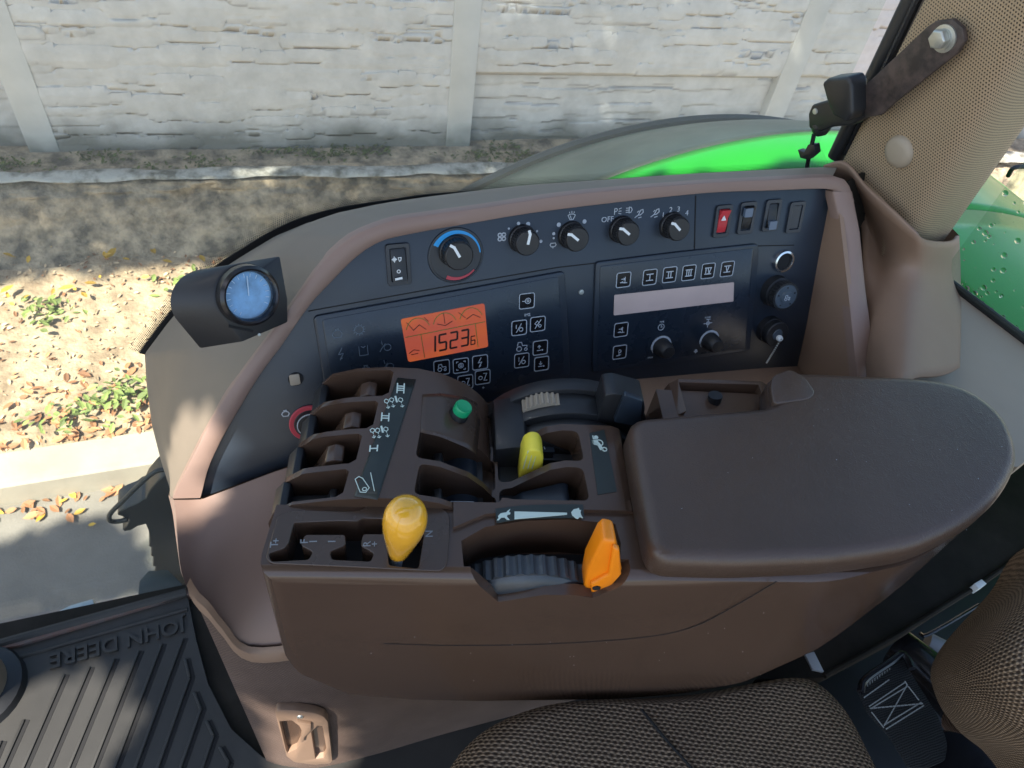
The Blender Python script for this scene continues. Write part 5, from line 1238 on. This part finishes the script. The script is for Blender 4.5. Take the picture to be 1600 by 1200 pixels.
# clamp at the far end
cl = obj('clamp_block', nprism([(1262, 178), (1268, 164), (1290, 158), (1330, 150), (1352, 140), (1366, 160), (1350, 184), (1330, 196), (1300, 199), (1275, 208), (1263, 200)], AW-.022, AW-.002), 'black', ba, bevel=.003, seg=3)
obj('wing_knob', join(nprism([(1283, 130), (1292, 123), (1324, 120), (1330, 130), (1331, 178), (1322, 192), (1300, 180), (1290, 155)], AW-.004, AW+.022)), 'black', cl, bevel=.004, seg=3)
obj('knob_stem', tube([onp(1325, 160, AW+.0), onp(1350, 150, AW-.004)], .008, 12), 'black', cl)
obj('ball_end', lathe(onp(1283, 198, AW-.012), nf, [(0, -.012), (.008, -.010), (.012, -.002), (.011, .006), (.005, .010), (0, .011)], 20), 'black', cl, smooth=80)
obj('rivet', lathe(onp(1274, 174, AW-.002), nf, [(0, 0), (.004, 0), (.0035, .0015), (0, .002)], 14), 'steel', cl)
obj('cable_tail', tube(smoothline([onp(1272, 210, AW-.01), onp(1268, 228, AW-.012), onp(1263, 250, AW-.02), onp(1259, 272, AW-.03)], 12), .0028, 8), 'strap', cl)
obj('cable_clip', nprism([(1246, 234), (1256, 238), (1262, 226), (1272, 226), (1274, 240), (1262, 250), (1250, 247)], AW-.018, AW-.008), 'black', cl, bevel=.001)

# ============================================================ FLOOR, MAT, SILL
ff_ = CH+FL
tag(obj('cab_floor', ([V((-1.6, -1, ff_-.012)), V((1.2, -1, ff_-.012)), V((1.2, .71, ff_-.012)), V((-1.6, .71, ff_-.012)), V((-1.6, -1, ff_-.05)), V((1.2, -1, ff_-.05)), V((1.2, .71, ff_-.05)), V((-1.6, .71, ff_-.05))], [(0, 1, 2, 3), (7, 6, 5, 4), (0, 4, 5, 1), (1, 5, 6, 2), (2, 6, 7, 3), (3, 7, 4, 0)]), 'plate', smooth=0), kind='structure')
mt = thing('floor_mat', V((-.4, .45, ff_-.01)), 'black ribbed rubber floor mat with raised maker lettering', 'floor mat')
FF = Fr((0, 0, ff_), (1, 0, 0), (0, 1, 0))
m_uv = [FF.uv(0, 1010), FF.uv(292, 928), (-.17, .46), (-.10, .33), (.05, .22), (.05, -.5), (-1.2, -.5), (-1.2, FF.uv(0, 1010)[1]+.02*0)]
farA = V(FF.uv(0, 1008)); farB = V(FF.uv(292, 927)); dfar = (farB-farA).normalized()
pA = farA-dfar*.7; 
grooves = []
def cg(x, y): return FF.uv(x/2.4, 700+y/2.4)
G = [[(105, 1020), (-40, 1345)], [(255, 850), (40, 1345)], [(350, 822), (130, 1345)], [(443, 790), (215, 1345)], [(535, 760), (305, 1345)], [(620, 735), (390, 1345)], [(700, 713), (470, 1345)], [(708, 790), (725, 862), (560, 1330)], [(742, 915), (768, 980), (650, 1320)], [(788, 1022), (815, 1080), (740, 1300)], [(838, 1120), (872, 1180), (830, 1300)], [(20, 1100), (-60, 1290)]]
def gribs(lines, wd, w0, w1):
    vs, fs = [], []
    for ln in lines:
        for a, b in zip(ln, ln[1:]):
            a = V(a); b = V(b); d = (b-a).normalized(); q = V((-d.y, d.x))*wd/2
            v_, f_ = prism(FF, [tuple(a-q), tuple(b-q), tuple(b+q), tuple(a+q)], w0, w1); k = len(vs); vs += v_; fs += [tuple(i+k for i in x) for x in f_]
    return vs, fs
obj('sheet', prism(FF, [tuple(pA), tuple(farB), (-.203, .60), (-.188, .52), (-.158, .44), (-.116, .386), (-.05, .354), (.04, .347), (.4, .340), (.4, -.5), (-1.3, -.5)], -.010, 0), 'mat', mt, smooth=0)
GL = [[cg(*p) for p in g] for g in G]
obj('rib_grooves', gribs(GL, .0055, -.002, .0006), 'dark', mt, smooth=0)
hi = [[(a[0]-.0055, a[1]+.001) for a in g] for g in GL]
obj('ribs', gribs(hi, .0045, -.001, .0035), 'mat', mt, bevel=.0012)
obj('raised_edge', tube([FF.P(*pA, .004), FF.P(*farB, .004)], .008, 10), 'mat', mt)
obj('inner_bead', tube([FF.P(*(pA-V((0, .03))), .0), FF.P(*(farB-V((0, .03))), .0)], .004, 8), 'mat', mt)
jA = V(cg(672, 668)); jB = V(cg(212, 795)); dv = jB-jA; ang = math.atan2(dv.y, dv.x); mid_ = (jA+jB)/2
tx = text('raised_lettering', 'JOHN DEERE', FF, mid_.x, mid_.y, .035, 'mat', mt, .0015, ang, .0035, bold=.0006)
bb = [v.co.x for v in tx.data.vertices]
# scale lettering to the measured width
wid = max((V(v.co)-V(tx.data.vertices[0].co)).length for v in tx.data.vertices); sc_ = dv.length/.215
# sill outside with steps and brackets
sill = thing('door_sill', V((-.4, .76, ff_-.05)), 'worn door sill edge with grey step plates and rust along the mat', 'door sill')
def fpr(px, z0, z1, r=.003):
    f = Fr((0, 0, CH+z1), (1, 0, 0), (0, 1, 0)); return prism(f, roundpoly([f.uv(x, y) for x, y in px], r), z0-z1, 0)
obj('edge_strip', fpr([(-60, 1012), (30, 998), (290, 920), (296, 928), (30, 1008), (-60, 1024)], -1.29, -1.243, .001), 'rust', sill)
obj('step_plate', fpr([(218, 908), (232, 892), (262, 890), (290, 918), (235, 935), (215, 938)], -1.33, -1.27), 'fenderblack', sill, bevel=.003)
obj('step_plate', fpr([(150, 944), (205, 930), (214, 932), (216, 944), (152, 962)], -1.33, -1.28), 'kerb', sill, bevel=.003)
obj('rusty_tread', fpr([(45, 978), (70, 966), (130, 950), (175, 942), (180, 952), (100, 985), (40, 1000)], -1.34, -1.29), 'rust', sill, bevel=.002)
obj('wheel_cover', fpr([(75, 962), (110, 945), (145, 935), (150, 950), (140, 962), (80, 985)], -1.34, -1.275), 'steel', sill, bevel=.003)
# black serrated bracket with looped rod
br = thing('step_bracket', aty(250, 915, .82), 'black serrated bracket with looped rod outside the front of the console', 'bracket')
BF = Fr((0, .82, CH), (1, 0, 0), (0, 0, 1))
def c5(x, y): return (140+x/4.615, 700+y/4.615)
bp = [c5(*p) for p in [(545, 190), (490, 240), (430, 310), (405, 365), (375, 375), (345, 400), (270, 430), (210, 465), (200, 485), (235, 495), (285, 520), (270, 560), (235, 590), (250, 603), (300, 595), (350, 565), (405, 550), (425, 600), (432, 650), (428, 715), (445, 715), (442, 780), (460, 785), (455, 855), (475, 855), (468, 915), (505, 900), (520, 940), (700, 1010), (760, 1010), (760, 700), (650, 400), (560, 190)]]
obj('serrated_plate', prism(BF, [BF.uv(x, y) for x, y in bp], -.05, .0), 'black', br, bevel=.0015, seg=1)
rod = smoothline([BF.W(*c5(x, y), .004) for x, y in [(560, 160), (500, 160), (430, 200), (330, 290), (240, 380), (160, 460), (140, 500), (150, 525), (200, 530), (275, 515)]], 40)
obj('looped_rod', tube(rod, .0042, 10), 'black', br)
# steering column foot at the very left
sc = thing('column_boot', V((-.52, .56, ff_-.01)), 'grey brown rounded column cover at the left edge of the mat', 'column cover')
cb_ = atz(-62, 1062, -1.20)
obj('cover', lathe(V((cb_.x, cb_.y, ff_)), (0.05, 0, 1), [(.0, 0), (.048, 0), (.05, .03), (.046, .08), (.034, .12), (.0, .13)], 32), 'taupe', sc, smooth=60)
obj('rubber_collar', lathe(V((cb_.x, cb_.y, ff_)), (0, 0, 1), [(.05, .0), (.072, .0), (.068, .012), (.052, .02)], 32), 'black', sc)

# ============================================================ COAT HOOK / LATCH on the carpet
hk0 = on_foot(474, 1150)
tseg = min(range(len(foot3)-1), key=lambda i: (foot3[i]-V((hk0.x, hk0.y, ff_))).length); tdir = (foot3[min(tseg+2, 59)]-foot3[max(tseg-1, 0)]).normalized()
HF = Fr(hk0, tdir, Z)
if HF.n.dot(CP-hk0) < 0: HF = Fr(hk0, -tdir, Z)
def c6(x, y): return (400+x/10, 1080+y/10)
ho = [HF.uv(*c6(*p), .006) for p in [(300, 340), (330, 300), (620, 300), (920, 345), (1060, 400), (1120, 480), (1190, 1090), (1150, 1135), (900, 1150), (600, 1110), (480, 1020)]]
hi1 = [HF.uv(*c6(*p), .006) for p in [(365, 470), (560, 455), (700, 560), (720, 640), (690, 800), (640, 900), (500, 965), (470, 930)]]
hi2 = [HF.uv(*c6(*p), .006) for p in [(860, 640), (960, 540), (1040, 545), (1110, 960), (1060, 1040), (925, 1060)]]
hook = thing('hook_plate', hk0, 'small tan plastic recessed hook plate on the carpeted side panel', 'hook plate')
hb_ = obj('plate', boolean(prism(HF, roundpoly(ho, .004), -.004, .006), [('DIFFERENCE', prism(HF, roundpoly(hi1, .002), -.0025, .02)), ('DIFFERENCE', prism(HF, roundpoly(hi2, .002), -.0025, .02))]), 'tan', hook, bevel=.0008)
obj('recess', join(prism(HF, hi1, -.003, -.0022), prism(HF, hi2, -.003, -.0022)), 'brown', hook)
obj('hook', prism(HF, [HF.uv(*c6(*p), .010) for p in [(640, 480), (860, 520), (860, 620), (760, 720), (740, 800), (690, 800), (720, 640)]], .004, .010), 'tan', hook, bevel=.001)
obj('screw', lathe(HF.W(469, 1119.5, .006), HF.n, [(0, 0), (.0042, 0), (.0036, .0016), (0, .002)], 16), 'steel', hook)

# ============================================================ SEAT, BELT, SEAT RAIL
seat = thing('operator_seat', atz(1100, 1200, -1.0), 'brown tweed fabric operator seat with cushion and backrest', 'seat')
def pillow(fr, uv, h, drop, nr=9, n=72):
    """puffy pad: outline in a frame, height h in the middle, rolled edge"""
    pts = [V((*p, 0)) for p in uv]; P_ = smoothline(pts+[pts[0]], n+1)[:-1]; c = sum(P_, V((0, 0, 0)))/n
    rows = []; prof = []
    for k in range(nr+1):
        a = k/nr*math.pi/2; prof.append((1-.26*(1-math.cos(a))*1.0, math.sin(a)))
    vs, fs = [], []
    ring = [(1.0-.03, -drop)] + [(1.0, -drop*.4), (1.0, 0)] + [(1-.24*(1-math.cos(k/8*math.pi/2)), math.sin(k/8*math.pi/2)) for k in range(1, 9)]
    for s, hh in ring:
        z = h*hh if hh > 0 else hh
        for p in P_: q = c.lerp(p, s); vs.append(fr.P(q.x, q.y, z))
    for s in (.6, .4, .2):
        for p in P_: q = c.lerp(p, s); vs.append(fr.P(q.x, q.y, h*(1+.05*(1-s))))
    R_n = len(ring)+3
    for i in range(R_n-1):
        for k in range(n): k2 = (k+1) % n; fs.append((i*n+k, i*n+k2, (i+1)*n+k2, (i+1)*n+k))
    fs.append(tuple((R_n-1)*n+k for k in range(n)))
    global PUV
    rad = sum((p-c).length for p in P_)/n; PUV = []; arc = [0]
    for (s0, h0), (s1, h1) in zip(ring, ring[1:]): arc.append(arc[-1]+math.hypot((s1-s0)*rad, (h1 if h1 < 0 else h1*h)-(h0 if h0 < 0 else h0*h)))
    tot = arc[-1]
    for (s_, hh), a_k in zip(ring, arc):
        for p in P_: q = c.lerp(p, ring[-1][0]) + (p-c).normalized()*(tot-a_k); PUV.append((q.x, q.y))
    for s_ in (.6, .4, .2):
        for p in P_: q = c.lerp(p, s_); PUV.append((q.x, q.y))
    return vs, fs
def setuv(o, uv, name='grid'):
    l_ = o.data.uv_layers.new(name=name)
    for p in o.data.polygons:
        for li in p.loop_indices: l_.data[li].uv = uv[o.data.loops[li].vertex_index]
SZ = Fr((0, 0, CH-.86), E1, E2)
s_px = [(690, 1215), (722, 1165), (770, 1125), (840, 1098), (920, 1088), (1010, 1086), (1100, 1078), (1180, 1062), (1250, 1052), (1290, 1062), (1330, 1100), (1365, 1160), (1400, 1250), (1430, 1500), (900, 1600), (620, 1400)]
su = [SZ.uv(x, y, .03) for x, y in s_px]
setuv(obj('cushion', pillow(SZ, su, .045, .12), 'seat', seat, smooth=80), PUV)
sm = [SZ.W(x, y, .0455+dz) for x, y, dz in [(985, 1092, -.016), (1005, 1112, .0), (1040, 1155, .003), (1080, 1200, .003), (1130, 1260, .003)]]
obj('cushion_seam', tube(smoothline(sm, 14), .0016, 8), 'dark', seat)
BFr = Fr(aty(1560, 1050, .0), (V((1, .15, .25))).normalized(), V((-.3, .35, 1)).normalized())
bo_ = atz(1560, 1040, -.62); nb = V((-.35, -.18, .92)).normalized(); bx = V((1, 0, .38)).normalized(); by = nb.cross(bx).normalized()
BK = Fr(bo_, bx, by)
b_px = [(1530, 1045), (1532, 1018), (1552, 980), (1590, 935), (1640, 880), (1700, 800), (1850, 800), (1900, 1100), (1800, 1350), (1700, 1260), (1640, 1185), (1590, 1145), (1550, 1095)]
setuv(obj('backrest', pillow(BK, [BK.uv(x, y) for x, y in b_px], .05, .14), 'seat', seat, smooth=80), PUV)
# dark sheet behind armrest
dk = thing('seat_deck', atz(1450, 950, -1.0), 'dark olive rubber covered deck between armrest and seat', 'deck')
zd = -.86
obj('sheet', fpr([(1180, 1062), (1290, 1058), (1400, 1000), (1534, 912), (1680, 800), (1640, 650), (1480, 780), (1300, 960)], zd-.02, zd, .001), 'plate', dk)
obj('edge_bead', tube([atz(1288, 1056, zd+.002), atz(1400, 994, zd+.002), atz(1534, 911, zd+.002), atz(1640, 838, zd+.002)], .0035, 8), 'plate', dk)
obj('pale_bracket', fpr([(1258, 1022), (1272, 1018), (1288, 1050), (1270, 1046)], zd, zd+.004, .001), 'grey', dk, bevel=.001)
obj('pale_clip', fpr([(1522, 912), (1534, 905), (1542, 912), (1530, 920)], zd, zd+.015, .001), 'white', dk, bevel=.001)
blk = obj('frame_pan', fpr([(1180, 1070), (1280, 1030), (1520, 880), (1700, 770), (1700, 1400), (1300, 1500)], -1.05, -1.02, .001), 'black', dk)
obj('support_tube', tube(smoothline([atz(1400, 1010, -.93), atz(1450, 1050, -.92), atz(1500, 1105, -.92), atz(1530, 1150, -.95)], 14), .028, 20), 'gloss', dk)
obj('guard_wire', tube(smoothline([atz(1438, 990, -.90), atz(1446, 993, -.895), atz(1475, 978, -.89), atz(1530, 945, -.89)], 12), .0025, 8), 'gloss', dk)
obj('pale_spacer', tube([atz(1448, 1003, -.93), atz(1482, 1020, -.93)], .014, 14), 'dim2', dk)
obj('wiring', join(tube([atz(1190, 1058, -.95), atz(1250, 1040, -.94)], .004, 8), tube([atz(1200, 1050, -.95), atz(1262, 1030, -.95)], .003, 8)), 'steel', dk)
belt = thing('seat_belt', atz(1400, 1100, -.95), 'black seat belt strap with pale stitching beside the cushion', 'seat belt')
SB = Fr(atz(1390, 1110, -.82), V((1, .35, 0)), V((-.3, 1, -.12)))
sp = [SB.uv(x, y) for x, y in [(1336, 1076), (1345, 1068), (1400, 1030), (1412, 1030), (1430, 1060), (1470, 1120), (1484, 1160), (1480, 1185), (1452, 1196), (1420, 1196), (1390, 1150), (1352, 1110)]]
stp = obj('strap', prism(SB, roundpoly(sp, .004), -.003, 0), 'strap', belt, bevel=.0008)
obj('anchor_loop', tube(smoothline([SB.W(x, y, .002) for x, y in [(1345, 1082), (1352, 1062), (1392, 1034), (1408, 1022), (1418, 1030), (1425, 1045)]], 20), .0045, 10), 'gloss', belt)
def stitch(a, b, n):
    a = V(SB.uv(*a)); b = V(SB.uv(*b)); return [[tuple(a.lerp(b, (k+.15)/n)), tuple(a.lerp(b, (k+.8)/n))] for k in range(n)]
def c7(x, y): return (1220+x/3.75, 880+y/3.75)
st = []
for a, b, n in [((510, 840), (740, 705), 14), ((520, 852), (750, 730), 14), ((600, 945), (835, 820), 14), ((612, 968), (850, 838), 14), ((515, 850), (845, 828), 14), ((750, 720), (600, 950), 14), ((480, 790), (640, 690), 10), ((525, 870), (600, 960), 7), ((755, 730), (820, 810), 6), ((735, 700), (750, 725), 2)]: st += stitch(c7(*a), c7(*b), n)
obj('stitching', ribbons(SB, st, .0012, 0, .0006), 'thread', stp, smooth=0)
zz = [SB.uv(*c7(450+(200*k/26), 760-(k/26)*130+(0 if k % 2 else -38))) for k in range(27)]
obj('zigzag_stitching', ribbons(SB, [zz], .0006, 0, .0004), 'thread', stp, smooth=0)
obj('buckle', lathe(SB.W(1500, 1215, -.02), SB.n, [(0, -.01), (.05, -.01), (.052, 0), (.045, .012), (0, .014)], 28), 'gloss', belt)
obj('sleeve', tube(smoothline([atz(1490, 1120, -.88), atz(1530, 1150, -.86), atz(1575, 1210, -.85)], 10), .02, 12), 'carpet', belt)
